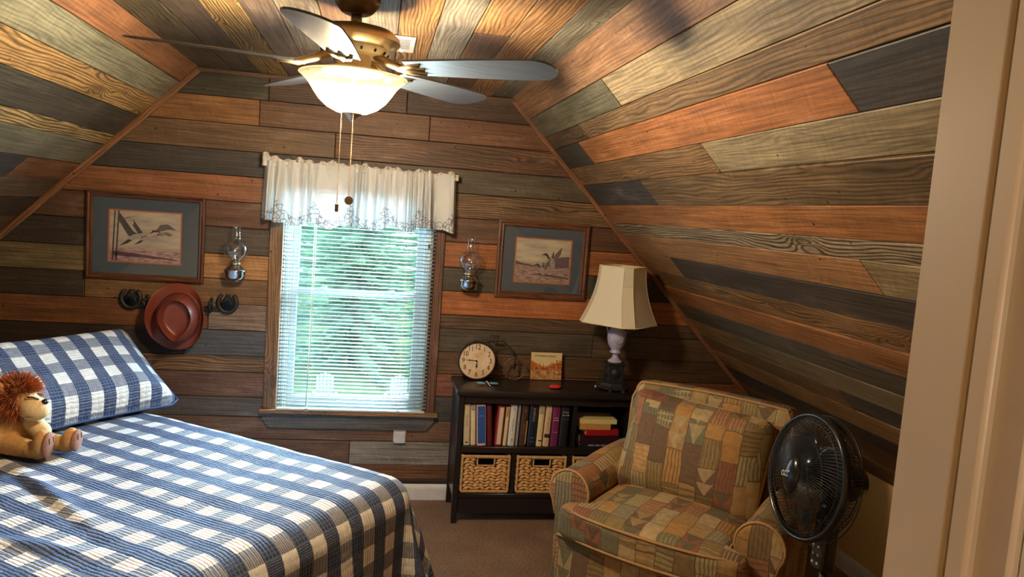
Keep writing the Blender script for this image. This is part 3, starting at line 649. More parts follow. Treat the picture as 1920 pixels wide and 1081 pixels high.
ring = make('vent_ring', L_([(.108, -.158), (.104, -.168), (.094, -.180), (.07, -.184)]), cr_m, fan, autosmooth=True)
for k in range(14):
    a = 2*pi*k/14; make('vent_slot', MB().box((0, 0, 0), (.009, .005, .009), M.Rotation(a, 4, 'Z') @ M.Translation((.100, 0, -.172)) @ M.Rotation(radians(35), 4, 'Y')), backing, ring)
make('switch_housing', L_([(.05, -.180), (.052, -.20), (.048, -.225), (.03, -.235)]), cr_m, fan, autosmooth=True)
BZ = 2.048-CZ
bowl = L_([(.167, 0), (.1685, .002), (.1665, .004), (.158, -.006), (.138, -.026), (.122, -.05), (.104, -.074), (.080, -.095), (.050, -.109), (.018, -.114)], 48); bowl.v = [p+V((0, 0, BZ)) for p in bowl.v]; bowl.f = bowl.f[:-2]
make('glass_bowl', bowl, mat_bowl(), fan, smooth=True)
make('finial', MB().lathe([(.034, BZ-.110), (.032, BZ-.116), (.018, BZ-.124), (.012, BZ-.130), (.004, BZ-.136)], 24), nickel, fan, smooth=True)
make('light_block_pan', MB().lathe([(.02, BZ+.030), (.095, BZ+.022), (.10, BZ+.014), (.098, BZ+.012), (.02, BZ+.018)], 32), cr_m, fan, smooth=True)  # added pan: blocks the bulb's upward light from the ceiling
make('lamp_stem', MB().tube([(0, 0, -.23), (0, 0, BZ-.112)], .006, 8), nickel, fan)
def mat_blade():
    t = NT('fan_blade_laminate'); co = t.n('TexCoord').outputs['Object']; mp = t.n('Mapping', i={'Vector': co, 'Scale': (6, 60, 60)}).outputs[0]
    n = t.noise(mp, 1.0, 3, .6); return t.done(t.bsdf(t.mix(n, rgb(72, 82, 94), rgb(98, 110, 124)), .22, bump=n, bstr=.05))
BLADE = mat_blade()
for k in range(5):
    a = radians(-26+72*k); mt_ = M.Translation((0, 0, -.215)) @ M.Rotation(a, 4, 'Z') @ M.Rotation(radians(-11), 4, 'X')
    pl = []; N_ = 12
    for i in range(N_+1):
        t_ = i/N_; x = .185+.40*t_; pl.append((x, .052+.022*sin(t_*pi/2)))
    for i in range(1, 9):
        q = pi/2-pi*i/9; pl.append((.585+.07*cos(q), .074*sin(q)))
    for i in range(N_, -1, -1):
        t_ = i/N_; pl.append((.185+.40*t_, -.052-.022*sin(t_*pi/2)))
    b = make('fan_blade', MB().prism(pl, -.003, .003, mt_), BLADE, fan)
    ir = MB().tube([mt_ @ V((.07, 0, .035)), mt_ @ V((.12, 0, .012)), mt_ @ V((.17, 0, -.006)), mt_ @ V((.24, 0, -.007))], [.014, .012, .012, .006], 8)
    for sy in (-1, 1): ir.tube([mt_ @ V((.15, 0, -.006)), mt_ @ V((.19, sy*.024, -.008)), mt_ @ V((.235, sy*.034, -.006))], .007, 6)
    make('blade_iron', ir, brass, b, smooth=True)
for nm, dx, dy, zb, fob in (('pull_chain', -.030, -.035, 1.650, 0), ('pull_chain', .006, -.03, 1.675, 1)):
    mb = MB(); z = BZ-.118; e = zb-CZ
    mb.tube([(dx, dy, z+.01), (dx-.004*fob, dy, e)], .0007, 4)
    while z > e: mb.ell((dx, dy, z), (.0017, .0017, .0022), nu=6, nv=4); z -= .0062
    pc = make(nm, mb, plain('copper_bead_chain', (.75, .5, .36, 1), .3, .8), fan)
    if fob: make('round_fob', MB().tube([(dx, dy-.004, e-.012), (dx, dy+.004, e-.012)], .0135, 18), plain('bronze_fob', (.14, .08, .04, 1), .4, .6), pc)
    else: make('bar_fob', MB().box((dx, dy, e-.012), (.011, .005, .026), bev=.002), plain('wood_fob', (.10, .06, .035, 1), .5), pc)
# ceiling register
rg = thing('ceiling_vent', 'small white ceiling register beside the fan motor', 'vent', (.055, -1.13, CZ))
make('vent_plate', MB().box((0, 0, -.004), (.10, .27, .007), bev=.002), white_paint, rg)
for k in range(9): make('slot_shade', MB().box((.0, -.105+.020*k, -.0085), (.060, .0035, .003), M.Identity(4)), plain('vent_shadow_slot', (.16, .16, .17, 1), .7), rg)  # dark strips painted in for the shade inside the slots
make('vent_lever', MB().box((.0, .1, -.011), (.012, .02, .006)), white_paint, rg)
# ================================================================== PICTURES
oak = mat_wood
def picture(name, label, x0, x1, z0, z1, mat_in, pr, painter, fcol, matcol):
    cx, cz = (x0+x1)/2, (z0+z1)/2; t = thing(name, label, 'picture', (cx, -.001, cz), 0, 'framed duck prints')
    fwid = mat_in; pf = [(0, 0), (0, .020), (.3, .026), (.55, .018), (.8, .022), (1, .012), (1, 0)]
    for nm, a, b, nrm in (('top', (x0, z1), (x1, z1), (0, -1)), ('bottom', (x1, z0), (x0, z0), (0, 1)), ('left', (x0, z0), (x0, z1), (1, 0)), ('right', (x1, z1), (x1, z0), (-1, 0))):
        A, B, n = V(a), V(b), V(nrm); d = (B-A).normalized(); mb = MB(); mb.uv = []; r_ = random.uniform(0, 20)
        for P, sg in ((A, 1), (B, -1)):
            for q, h in pf:
                p = P+n*fwid*q+d*sg*fwid*q; mb.v.append(V((p.x, -.003-h, p.y))); mb.uv.append(((p-A).dot(d)+r_, q*fwid+h+r_))
        k = len(pf)
        for i in range(k): mb.f.append((i, (i+1) % k, k+(i+1) % k, k+i))
        mb.f += [tuple(range(k)), tuple(reversed(range(k, 2*k)))]
        make('frame_rail', mb, WOOD, t, world=True, color=(*[c*1.2 for c in rgb(*fcol)[:3]], .45))
    mm = plain('mat_board_'+name, matcol, .8, var=.03, sc=200)
    a0, a1, c0, c1 = pr; mat_b = MB()
    for lo, hi in (((x0+fwid*.7, c1), (x1-fwid*.7, z1-fwid*.7)), ((x0+fwid*.7, z0+fwid*.7), (x1-fwid*.7, c0)), ((x0+fwid*.7, c0), (a0, c1)), ((a1, c0), (x1-fwid*.7, c1))): mat_b.b2((lo[0], -.010, lo[1]), (hi[0], -.006, hi[1]))
    make('mat_board', mat_b, mm, t, world=True)
    ln = MB(); g = .007
    for lo, hi in (((a0, c1-g), (a1, c1)), ((a0, c0), (a1, c0+g)), ((a0, c0+g), (a0+g, c1-g)), ((a1-g, c0+g), (a1, c1-g))): ln.b2((lo[0], -.0085, lo[1]), (hi[0], -.0055, hi[1]))
    make('rust_liner', ln, plain('rust_liner', rgb(186, 110, 72), .7), t, world=True)
    pn = make('print', MB().b2((a0, -.0050, c0), (a1, -.0040, c1)), painter, t, world=True)
    make('picture_glass', MB().b2((x0+fwid*.75, -.0125, z0+fwid*.75), (x1-fwid*.75, -.0115, z1-fwid*.75)), PICGLASS, t, world=True)
    make('backing_board', MB().b2((x0+.004, -.0028, z0+.004), (x1-.004, -.0005, z1-.004)), backing, t, world=True)
    def shape(name, pts, col, y=-.0054):
        w_, h_ = a1-a0, c1-c0; mb = MB(); P = [(a0+w_*u, y, c0+h_*v) for u, v in pts]; mb.add(P, [tuple(range(len(P)))]); mb.keep = True
        return make(name, mb, plain('ink_'+'_'.join(str(int(c)) for c in col), rgb(*col), .8, var=.2, sc=120), pn, world=True, uv=None)
    return shape
def mat_scene(name, sky1, sky2, far, near, hz):
    t = NT(name); g = t.n('TexCoord').outputs['Generated']; sp = t.n('SeparateXYZ', i={0: g}); x, z = sp.outputs[0], sp.outputs[2]
    n = t.noise(t.vec(t.math('MULTIPLY', x, 2.2), t.math('MULTIPLY', z, 7.0)), 1.0, 4, .6); n2 = t.noise(t.vec(t.math('MULTIPLY', x, 9.0), t.math('MULTIPLY', z, 30.0)), 1.0, 4, .7)
    sky = t.mix(t.ramp(n, [(.4, (0, 0, 0)), (.65, (1, 1, 1))]), sky1, sky2); gr = t.mix(t.ramp(n2, [(.38, (0, 0, 0)), (.62, (1, 1, 1))]), far, near)
    e = t.math('ADD', z, t.math('MULTIPLY', t.math('SUBTRACT', n2, .5), .05))
    k = t.n('MapRange', i={0: e, 1: hz-.02, 2: hz+.10}).outputs[0]
    return t.done(t.bsdf(t.mix(k, gr, sky), .8))
sh = picture('framed_picture', 'wide framed print of three ducks flying, left of the window', -1.468, -.892, 1.178, 1.628, .030, (-1.366, -1.006, 1.265, 1.540),
    mat_scene('print_flying', rgb(206, 190, 160), rgb(172, 156, 146), rgb(128, 92, 100), rgb(206, 168, 160), .24), (104, 64, 44), rgb(78, 88, 98))
for i in range(2):
    x = .05+.05*i; sh('tree_ink', [(x, .0), (x+.022, .0), (x+.045, 1), (x+.028, 1)], (74, 60, 60))
sh('branch_ink', [(.10, .70), (.11, .70), (.24, .84), (.40, .90), (.24, .855)], (92, 76, 70)); sh('shore_ink', [(.07, .13), (.95, .085), (.95, .10), (.3, .19), (.07, .21)], (96, 66, 76))
def duck(sh, ox, oy, s, flip=1):
    T = lambda pts: [(ox+u*s*flip, oy+v*s*1.25) for u, v in pts]
    sh('duck_wing', T([(.10, .0), (-.02, .05), (-.18, .28), (-.24, .36), (-.22, .26), (-.25, .24), (-.2, .17), (-.10, .0), (-.04, -.06)]), (82, 76, 80), -.0056)
    sh('duck_body', T([(-.16, -.14), (-.07, -.10), (.10, -.02), (.22, .04), (.24, .07), (.12, .04), (-.02, .01), (-.10, -.05)]), (176, 160, 148), -.0058)
    sh('duck_head', T([(.20, .03), (.27, .07), (.30, .065), (.38, .045), (.30, .085), (.24, .09)]), (52, 44, 44), -.0060)
    sh('duck_tail', T([(-.09, -.07), (-.22, -.18), (-.10, -.13), (-.03, -.08)]), (50, 44, 46), -.0060)
duck(sh, .36, .53, 1.0); duck(sh, .50, .50, .72); sh('duck_wing', [(.62, .60), (.70, .75), (.80, .77), (.93, .66), (.80, .67), (.74, .64)], (110, 98, 96)); sh('duck_wing', [(.72, .60), (.80, .62), (.88, .57), (.82, .54)], (120, 106, 102))
sh = picture('framed_picture', 'framed print of two ducks rising from a marsh, right of the window', .668, 1.196, 1.194, 1.628, .035, (.770, 1.102, 1.279, 1.538),
    mat_scene('print_marsh', rgb(214, 198, 162), rgb(176, 162, 144), rgb(120, 92, 92), rgb(196, 164, 142), .40), (112, 70, 46), rgb(92, 96, 90))
sh('far_trees_ink', [(.55, .42), (.68, .55), (.80, .60), (.97, .63), (.97, .38), (.7, .36)], (110, 88, 92)); sh('far_bank_ink', [(.03, .40), (.03, .48), (.16, .43), (.45, .38), (.45, .36)], (98, 78, 84))
sh('reed_ink', [(.3, .2), (.5, .23), (.97, .15), (.97, .12), (.55, .17)], (92, 76, 80))
for ox, oy, s in ((.63, .55, .9), (.48, .34, .72)):
    T = lambda pts: [(ox+u*s, oy+v*s*1.2) for u, v in pts]
    sh('duck_body', T([(-.06, .02), (.0, .05), (.06, .03), (.10, -.10), (.09, -.18), (.02, -.16), (-.02, -.08)]), (168, 150, 136), -.0056)
    sh('duck_wing', T([(.05, .02), (.10, .12), (.22, .26), (.20, .12), (.12, -.04)]), (112, 100, 96), -.0058); sh('duck_wing', T([(.02, .03), (.05, .17), (.07, .12), (.06, .02)]), (84, 74, 72), -.0058)
    sh('duck_head', T([(-.18, .08), (-.12, .11), (-.09, .12), (-.05, .09), (-.01, .0), (-.05, .01), (-.09, .07)]), (56, 52, 44), -.0060)
# ================================================================== OIL LAMPS ON THE WALL
chrome = plain('polished_pewter', (.55, .58, .60, 1), .14, 1.0, var=.05, sc=20)
def oil_lamp(label, x, z, tag_sh=0):
    t = thing('oil_lamp', label, 'oil lamp', (x, -.075, z), 0, 'glass chimney oil lamps beside the window')
    make('wall_bracket', MB().b2((-.008, .0, -.008), (.008, .073, .004), bev=.002).tube([(0, .073, .0), (0, .0725-.006, .0)], .03, 20), chrome, t, smooth=False)
    make('font', MB().lathe([(.030, -.018), (.046, -.014), (.052, .006), (.055, .030), (.058, .034), (.058, .038), (.050, .044), (.032, .058), (.022, .064)], 32), chrome, t, smooth=True)
    make('burner', MB().lathe([(.026, .064), (.030, .068), (.030, .074), (.020, .082), (.012, .092)], 24), plain('warm_brass_burner', (.6, .5, .32, 1), .25, .9), t, smooth=True)
    ch = make('glass_chimney', (lambda mb: (setattr(mb, 'f', mb.f[:-2]), mb)[1])(MB().lathe([(.026, .078), (.034, .086), (.054, .11), (.064, .14), (.060, .165), (.042, .188), (.026, .196), (.0235, .205), (.026, .214), (.0235, .222), (.022, .245), (.023, .262), (.025, .268)], 32)), GLASS, t, smooth=True)
    make('inner_glass', (lambda mb: (setattr(mb, 'f', mb.f[:-2]), mb)[1])(MB().lathe([(.022, .085), (.026, .1), (.030, .125), (.034, .136), (.062, .1385)], 32)), GLASS, ch, smooth=True)
oil_lamp('pewter oil lamp with glass chimney on the wall, left of the window', -.722, 1.228); oil_lamp('pewter oil lamp with glass chimney on the wall, right of the window', .512, 1.246)
# ================================================================== HORSESHOE RACK + HAT
iron = plain('black_cast_iron', (.035, .037, .04, 1), .5, .5, var=.2, sc=60, bump=.3)
hr = thing('horseshoe_rack', 'black cast iron hook rail with a horseshoe at each end', 'coat rack', (-1.0, -.002, 1.04))
make('rail', MB().b2((-1.235, -.016, 1.030), (-.765, -.006, 1.056), bev=.004), iron, hr, world=True)
for cx in (-1.245, -.765):
    mb = MB(); pts = []
    for i in range(19): q = radians(-235+290*i/18)-radians(0); pts.append((cx+.046*cos(radians(128)+radians(284)*i/18), -.016, 1.083+.052*sin(radians(128)+radians(284)*i/18)))
    mb.tube(pts, [.008]+[.0115]*17+[.008], 8); ho = make('horseshoe', mb, iron, hr, world=True, smooth=True)
    hp = [(-.030, -.040), (.020, -.044), (.030, -.020), (.026, .010), (.014, .030), (.016, .046), (.006, .038), (-.006, .044), (-.012, .030), (-.030, .004), (-.040, -.012), (-.036, -.022), (-.022, -.018), (-.014, -.008)]
    hd = MB().prism(hp, 0, .010, M.Translation((cx, -.012, 1.085)) @ M.Rotation(pi/2, 4, 'X'))
    for i in range(5): hd.tube([(cx+.002+i*.005, -.023, 1.085+.034-i*.010), (cx+.008+i*.005, -.024, 1.085+.008-i*.010)], .003, 5)
    make('horse_head', hd, iron, ho, world=True, smooth=True)
for x in (-1.165, -1.0, -.845):
    make('hook', MB().tube([(x, -.016, 1.045), (x, -.05, 1.032), (x, -.062, 1.05), (x, -.060, 1.075)], [.007, .006, .006, .005], 8).ell((x, -.060, 1.082), (.009, .009, .009)).tube([(x, -.012, 1.05), (x, -.016, 1.09)], [.008, .005], 8).ell((x, -.016, 1.098), (.009, .009, .009)), iron, hr, world=True, smooth=True)
ht = thing('cowboy_hat', 'reddish-brown leather cowboy hat hanging on the horseshoe rack', 'hat', (-1.005, -.075, 1.005))
leather = plain('oxblood_leather', (.20, .042, .024, 1), .36, var=.14, sc=18, bump=.15)
def outline(q, kind):
    c, s_ = cos(q), sin(q)
    if kind == 0: return (.142*math.copysign(abs(c)**.92, c)+.003, .176*math.copysign(abs(s_)**.95, s_)+0)
    if kind == 1: return (.108*c+.016, .127*s_-.002)
    if kind == 2:
        k = 1-.42*max(0, -s_)**3; return (.079*c*k*(1-.18*max(0, -s_))+.020, (.112 if s_ < 0 else .098)*s_+.004)
    k = 1-.5*max(0, -s_)**3; return (.062*c*k+.020, (.090 if s_ < 0 else .076)*s_+.006)
mb = MB(); NA = 64; rings = []
def ringat(fa, fb, t, h):
    r_ = []
    for k in range(NA):
        q = 2*pi*k/NA; a, b = outline(q, fa), outline(q, fb); hh = h(q) if callable(h) else h
        r_.append((a[0]+(b[0]-a[0])*t, -hh, a[1]+(b[1]-a[1])*t))
    rings.append(r_)
curl = lambda q, t: .050*abs(cos(q))**3*t+ (-.006)*abs(sin(q))*t
for t in (0, .15, .35, .55, .75, .9): ringat(0, 1, t, lambda q, t=t: .012+curl(q, (1-t)**1.6))
ringat(0, 1, 1.0, .012)
for t, h in ((.04, .03), (.22, .07), (.5, .102), (.85, .122), (.97, .128), (1, .131)): ringat(1, 2, t, lambda q, h=h: h*(1+.04*sin(q)))
for t, h in ((.05, .130), (.25, .120), (.6, .100), (1, .084)): ringat(2, 3, t, h)
for r_ in rings: mb.v += [V(p) for p in r_]
n_ = len(rings)
for i in range(n_-1):
    for k in range(NA): mb.f.append((i*NA+k, i*NA+(k+1) % NA, (i+1)*NA+(k+1) % NA, (i+1)*NA+k))
mb.v.append(V((.020, -.083, .0))); ce = len(mb.v)-1
for t in (.66, .33):
    o = len(mb.v)
    for k in range(NA): p = rings[-1][k]; mb.v.append(V((.020+(p[0]-.020)*t, -.083, p[2]*t)))
for k in range(NA):
    a, b, l = (n_-1)*NA, ce+1, ce+1+NA; k2 = (k+1) % NA
    mb.f += [(a+k, a+k2, b+k2, b+k), (b+k, b+k2, l+k2, l+k), (l+k, l+k2, ce)]
make('hat_body', mb, leather, ht, smooth=True, mods=[('SOLIDIFY', dict(thickness=.003, offset=-1)), SUB])
bd = MB().tube([(outline(2*pi*k/40, 1)[0]*.985+.0002, -.022, outline(2*pi*k/40, 1)[1]*.985) for k in range(40)], .0045, 6, closed=True)
make('hat_band', bd, plain('dark_hat_band', (.07, .015, .012, 1), .5), ht, smooth=True)
ht.location = (-1.005, -.072, 1.005)
# ================================================================== OUTLET
ol = thing('wall_outlet', 'white outlet plate with plug-in night light under the window sill', 'outlet', (.187, -.001, .394))
make('plate', MB().b2((-.035, -.006, -.063), (.035, 0, .063), bev=.002), plain('white_plastic', rgb(232, 230, 226), .4), ol)
rc = make('receptacle', MB().tube([(0, -.006, .030), (0, -.0085, .030)], .018, 20), plain('ivory_plastic', rgb(222, 210, 160), .4), ol)
for dx, h in ((-.006, .010), (.006, .008)): make('slot', MB().box((dx, -.0087, .034), (.0025, .001, h)), backing, rc)
make('slot', MB().tube([(0, -.0083, .021), (0, -.0091, .021)], .0026, 8), backing, rc)
make('night_light_cover', MB().b2((-.030, -.028, -.060), (.030, -.0065, .006), bev=.005), plain('grey_white_plastic', rgb(214, 214, 214), .35), ol)
# ================================================================== BOOKCASE
black_w = plain('espresso_black_wood', (.016, .011, .011, 1), .30, var=.2, sc=12, bump=.06)
BX0, BX1, BYF, BYB, BT = .468, 1.440, -.345, -.022, .731
bc = thing('bookcase', 'low espresso-black bookcase with open shelves and three basket cubbies', 'bookcase', ((BX0+BX1)/2, -.18, 0))
P_ = lambda nm, lo, hi, bev=.003: make(nm, MB().b2(lo, hi, bev=bev), black_w, bc, world=True, autosmooth=True)
P_('top_panel', (BX0-.015, -.368, BT-.030), (BX1+.015, -.020, BT), .008)
for x0 in (BX0, BX1-.030):
    P_('side_panel', (x0+.004, BYF+.030, .13), (x0+.026, BYB-.03, BT-.031))
    for yf in (BYF, BYB-.032): P_('leg', (x0, yf, 0), (x0+.030, yf+.032, BT-.031))
P_('back_panel', (BX0+.031, BYB-.014, .10), (BX1-.031, BYB-.004, BT-.031), .001)
P_('top_rail', (BX0+.031, BYF+.004, BT-.075), (BX1-.031, BYF+.022, BT-.031))
P_('middle_shelf', (BX0+.027, BYF+.004, .388), (BX1-.027, BYB-.015, .422))
P_('bottom_shelf', (BX0+.027, BYF+.004, .140), (BX1-.027, BYB-.015, .164))
P_('plinth_rail', (BX0+.031, BYF+.010, .052), (BX1-.031, BYF+.028, .139))
P_('upper_divider', (1.100, BYF+.012, .423), (1.120, BYB-.015, BT-.076), .001)
for x in (.776, 1.086): P_('lower_divider', (x, BYF+.010, .165), (x+.022, BYB-.015, .387), .001)
# ---- baskets
wick = plain('water_hyacinth', rgb(206, 158, 98), .6, var=.28, sc=45, bump=.4); wick2 = plain('wrapped_rush', rgb(206, 166, 110), .6, var=.2, sc=90, bump=.4); dark_in = plain('basket_inside', rgb(70, 48, 28), .9)
def basket(label, x0, x1):
    zb, zt, yf, yb = .1665, .376, -.338, -.06; cx = (x0+x1)/2
    t = thing('storage_basket', label, 'basket', (cx, -.2, zb), 0, 'woven baskets in the bookcase cubbies')
    w_ = x1-x0; inner = MB(); hx0, hx1, hz0, hz1 = cx-.046, cx+.046, zt-.056, zt-.021
    for lo, hi in (((x0+.006, yf+.006, zb), (x1-.006, yf+.012, hz0)), ((x0+.006, yf+.006, hz0), (hx0, yf+.012, zt-.01)), ((hx1, yf+.006, hz0), (x1-.006, yf+.012, zt-.01)), ((hx0, yf+.006, hz1), (hx1, yf+.012, zt-.01)),
                   ((x0+.004, yf+.012, zb), (x0+.010, yb, zt-.01)), ((x1-.010, yf+.012, zb), (x1-.004, yb, zt-.01)), ((x0+.01, yb-.006, zb), (x1-.01, yb, zt-.01)), ((x0+.01, yf+.012, zb), (x1-.01, yb-.006, zb+.006))): inner.b2(lo, hi)
    make('liner', inner, dark_in, t, world=True)
    mb = MB(); rows = 11; pz = (zt-.020-zb-.016)/rows
    for r_ in range(rows):
        z = zb+.018+pz*(r_+.5); cols = 8; 
        for c_ in range(cols):
            x = x0+.016+(w_-.032)*(c_+.5+(.0 if r_ % 2 else .25)-.12)/cols
            if hx0-.012 < x < hx1+.012 and z > hz0-.004: continue
            an = radians((20 if (c_) % 2 else -20)+random.uniform(-10, 10))
            mb.ell((0, 0, 0), (.0195*random.uniform(.85, 1.1), .0078, .0088*random.uniform(.85, 1.15)), M.Translation((x, yf+.004+random.uniform(-.002, .002), z)) @ M.Rotation(an, 4, 'Y'), 8, 6)
        for c_ in range(9):
            for xs in (x0+.003, x1-.003):
                if r_ % 2 == 0: mb.ell((0, 0, 0), (.006, .02, .010), M.Translation((xs, yf+.02+c_*.028, z)) @ M.Rotation(radians(15 if c_ % 2 else -15), 4, 'X'), 6, 4)
    make('weave', mb, wick, t, world=True, smooth=True, kind='stuff')
    rim = MB()
    def wrap(a, b, n, ry, rz):
        for i in range(n):
            k = (i+.5)/n; p = V(a).lerp(V(b), k); L = (V(b)-V(a)).length/n*.62; h = (V(b)-V(a)).normalized()
            rx = (L, ry, rz) if abs(h.x) > .5 else (ry, ry, L) if abs(h.z) > .5 else (ry, L, rz); rim.ell(p, rx, nu=6, nv=5)
    wrap((x0, yf+.002, zt-.010), (x1, yf+.002, zt-.010), 44, .0085, .0105); wrap((x0+.006, yf+.002, zb+.009), (x1-.006, yf+.002, zb+.009), 44, .008, .009)
    for xs in (x0+.006, x1-.006): wrap((xs, yf+.002, zb+.01), (xs, yf+.002, zt-.015), 34, .0085, .009); wrap((xs, yf, zt-.010), (xs, yb, zt-.010), 40, .008, .010)
    for a, b, n in (((hx0, yf+.001, hz0), (hx0, yf+.001, hz1), 6), ((hx1, yf+.001, hz0), (hx1, yf+.001, hz1), 6), ((hx0, yf+.001, hz0-.002), (hx1, yf+.001, hz0-.002), 14)): wrap(a, b, n, .005, .005)
    make('rim', rim, wick2, t, world=True, smooth=True)
basket('woven hyacinth basket in the left cubby of the bookcase', .505, .770); basket('woven hyacinth basket in the middle cubby of the bookcase', .806, 1.080); basket('woven hyacinth basket in the right cubby, half hidden by the armchair', 1.114, 1.398)
# ---- books
pages = plain('book_pages', rgb(226, 206, 160), .85, var=.12, sc=150); gilt = plain('gilt_lettering', rgb(196, 160, 96), .4, .3); white_ink = plain('white_lettering', rgb(220, 216, 208), .6); black_ink = plain('black_lettering', (.02, .018, .016, 1), .6)
SH = .4225
def book(label, xb0, xb1, h, xt0, col, depth=.15, spine=None, txt=None, extra=None, yf=-.320, pg=False, lean_m=None):
    """upright book, spine to the room; leans so its top starts at xt0"""
    w_ = xb1-xb0; ang = atan2(xt0-xb0, h); m_ = M.Translation((xb0, yf, SH+abs(sin(ang))*w_*(1 if ang > 0 else 0)+.0004)) @ M.Rotation(ang, 4, 'Y')
    if ang < 0: m_ = M.Translation((xb0, yf, SH+.0004)) @ M.Rotation(ang, 4, 'Y')
    t = thing('book', label, 'book', mtx=m_); cm = plain('cover_%d_%d_%d' % col, rgb(*col), .5, var=.08, sc=60)
    H = h/cos(ang)-.001
    cv = MB()
    if pg:
        cv.b2((0, .002, 0), (.0025, depth, H)).b2((w_-.0025, .002, 0), (w_, depth, H)); cv.b2((.0025, depth-.003, 0), (w_-.0025, depth, H))
        make('cover', cv, cm, t); make('page_block', MB().b2((.003, .006, .003), (w_-.003, depth-.004, H-.003)), pages, t)
    else:
        pr_ = [(0, .006), (w_*.15, .0015), (w_*.5, 0), (w_*.85, .0015), (w_, .006), (w_, depth), (w_-.0025, depth), (w_-.0025, .010), (.0025, .010), (.0025, depth), (0, depth)]
        n = len(pr_); a = [(x, y, 0) for x, y in pr_]+[(x, y, H) for x, y in pr_]
        cv.add(a, [(i, (i+1) % n, n+(i+1) % n, n+i) for i in range(n)]+[(0, 1, 2, 3, 4, 7, 8), (n+8, n+7, n+4, n+3, n+2, n+1, n+0), (4, 5, 6, 7), (n+7, n+6, n+5, n+4), (0, 8, 9, 10), (n+10, n+9, n+8, n+0)])
        make('cover', cv, cm, t); make('page_block', MB().b2((.0026, .0102, .003), (w_-.0026, depth-.003, H-.003)), pages, t)
    if txt:
        for s_, z, sz, mt_, vert in txt:
            tm = M.Translation((w_/2, -.0006, z*H)) @ M.Rotation(pi/2, 4, 'X') @ (M.Rotation(-pi/2, 4, 'Z') if vert else M.Identity(4))
            if s_ in ('NIV', 'JOSEPHUS', 'EC'): text('spine_lettering', s_, sz, m_ @ tm, t, mt_, .0002)
            else:   # too small to read in the photograph: a run of worn illegible strokes
                lt = MB(); n_ = len(s_); x_ = -n_*sz*.33
                for ch in s_:
                    if ch != ' ': lt.box((x_+sz*.33, random.uniform(-.05, .05)*sz, .0001), (sz*random.uniform(.12, .4), sz*random.uniform(.25, .62), .0003))
                    x_ += sz*.66
                lt.v = [tm @ p for p in lt.v]; make('illegible_lettering', lt, mt_, t, kind='stuff')
    for e in (extra or []):
        (u0_, u1_, z0, z1, c) = e; make('spine_band_and_shade', MB().b2((w_*u0_, -.0008, H*z0), (w_*u1_, .004, H*z1)), plain('cover_%d_%d_%d' % c, rgb(*c), .5), t)  # printed bands, plus the shaded tops painted on cream spines
    return t
book('cream book standing first at the shelf\'s left end, narrow pale blue edge', .512, .545, .222, .502, (216, 196, 158), txt=[('INSTITUTES', .6, .010, black_ink, True)], extra=[(0, .1, .0, .7, (170, 196, 206)), (.3, .7, .05, .08, (40, 34, 30))])
book('plain cream book leaning beside the first cream book', .551, .577, .220, .538, (222, 204, 166), extra=[(.1, .9, .86, 1, (150, 142, 130))])  # grey top band: shade under the case top, painted on
book('thick blue study bible with pale pink border, pulled forward', .583, .632, .222, .568, (206, 160, 150), depth=.16, yf=-.330, txt=[('NIV', .80, .017, white_ink, False), ('STUDY', .73, .008, white_ink, False)], extra=[(.10, .90, .06, .97, (40, 84, 150))])
book('maroon cloth book between the blue bible and the red one', .640, .668, .218, .623, (96, 28, 32), extra=[(.2, .8, .06, .09, (50, 12, 14))])
book('red book with pale label strip down its spine', .680, .718, .216, .688, (150, 26, 34), extra=[(.22, .80, .03, .97, (216, 196, 166))])
book('slim cream book, shorter, beside the red one', .724, .743, .212, .734, (220, 196, 146), extra=[(.1, .9, .75, .98, (164, 134, 96))])  # browner top band paints the overhang's shade on the spine
book('wide white paperback with black initials at top and foot', .750, .786, .224, .757, (214, 212, 204), txt=[('EC', .90, .014, black_ink, True), ('LECTIONARY', .52, .010, black_ink, True), ('EC', .14, .014, black_ink, True)])
book('thin grey book squeezed right of the white paperback', .792, .806, .224, .799, (138, 132, 124))
book('brown leather book with a gilt right edge', .812, .848, .224, .820, (70, 48, 34), txt=[('COMMENTARY', .42, .009, gilt, True)], extra=[(.82, .97, .05, .62, (186, 140, 72)), (.45, .58, .85, .88, (200, 170, 110))])
book('navy book with large gold lettering JOSEPHUS', .856, .900, .226, .864, (18, 30, 52), txt=[('JOSEPHUS', .77, .017, gilt, True)], extra=[(.2, .8, .10, .12, (90, 96, 110)), (.3, .75, .2, .215, (120, 124, 132))])
book('cream book with a short black bar near its foot', .908, .938, .224, .914, (222, 200, 150), extra=[(.3, .9, .13, .155, (30, 24, 20)), (.1, .9, .8, .98, (170, 154, 124))])  # duller top band is painted shade; the black bar is print
book('tan book with brown lettering and a dark picture low on its spine', .944, .978, .224, .951, (206, 176, 140), txt=[('THE PRAIRIE', .55, .011, plain('rust_ink', rgb(150, 76, 40), .6), True)], extra=[(.1, .95, .22, .31, (50, 34, 28))])
book('purple book with pale lettering', .985, 1.026, .222, .990, (112, 34, 84), txt=[('WORD', .72, .010, white_ink, False), ('STUDY', .66, .010, white_ink, False), ('BIBLE', .36, .010, plain('lilac_ink', rgb(190, 150, 190), .6), False)])
book('thick black book last in the row at the divider', 1.032, 1.078, .220, 1.037, (26, 25, 26), txt=[('HOLY', .87, .012, white_ink, False), ('BIBLE', .80, .012, white_ink, False)], extra=[(.05, .95, .68, .70, (70, 64, 54))])
z = SH
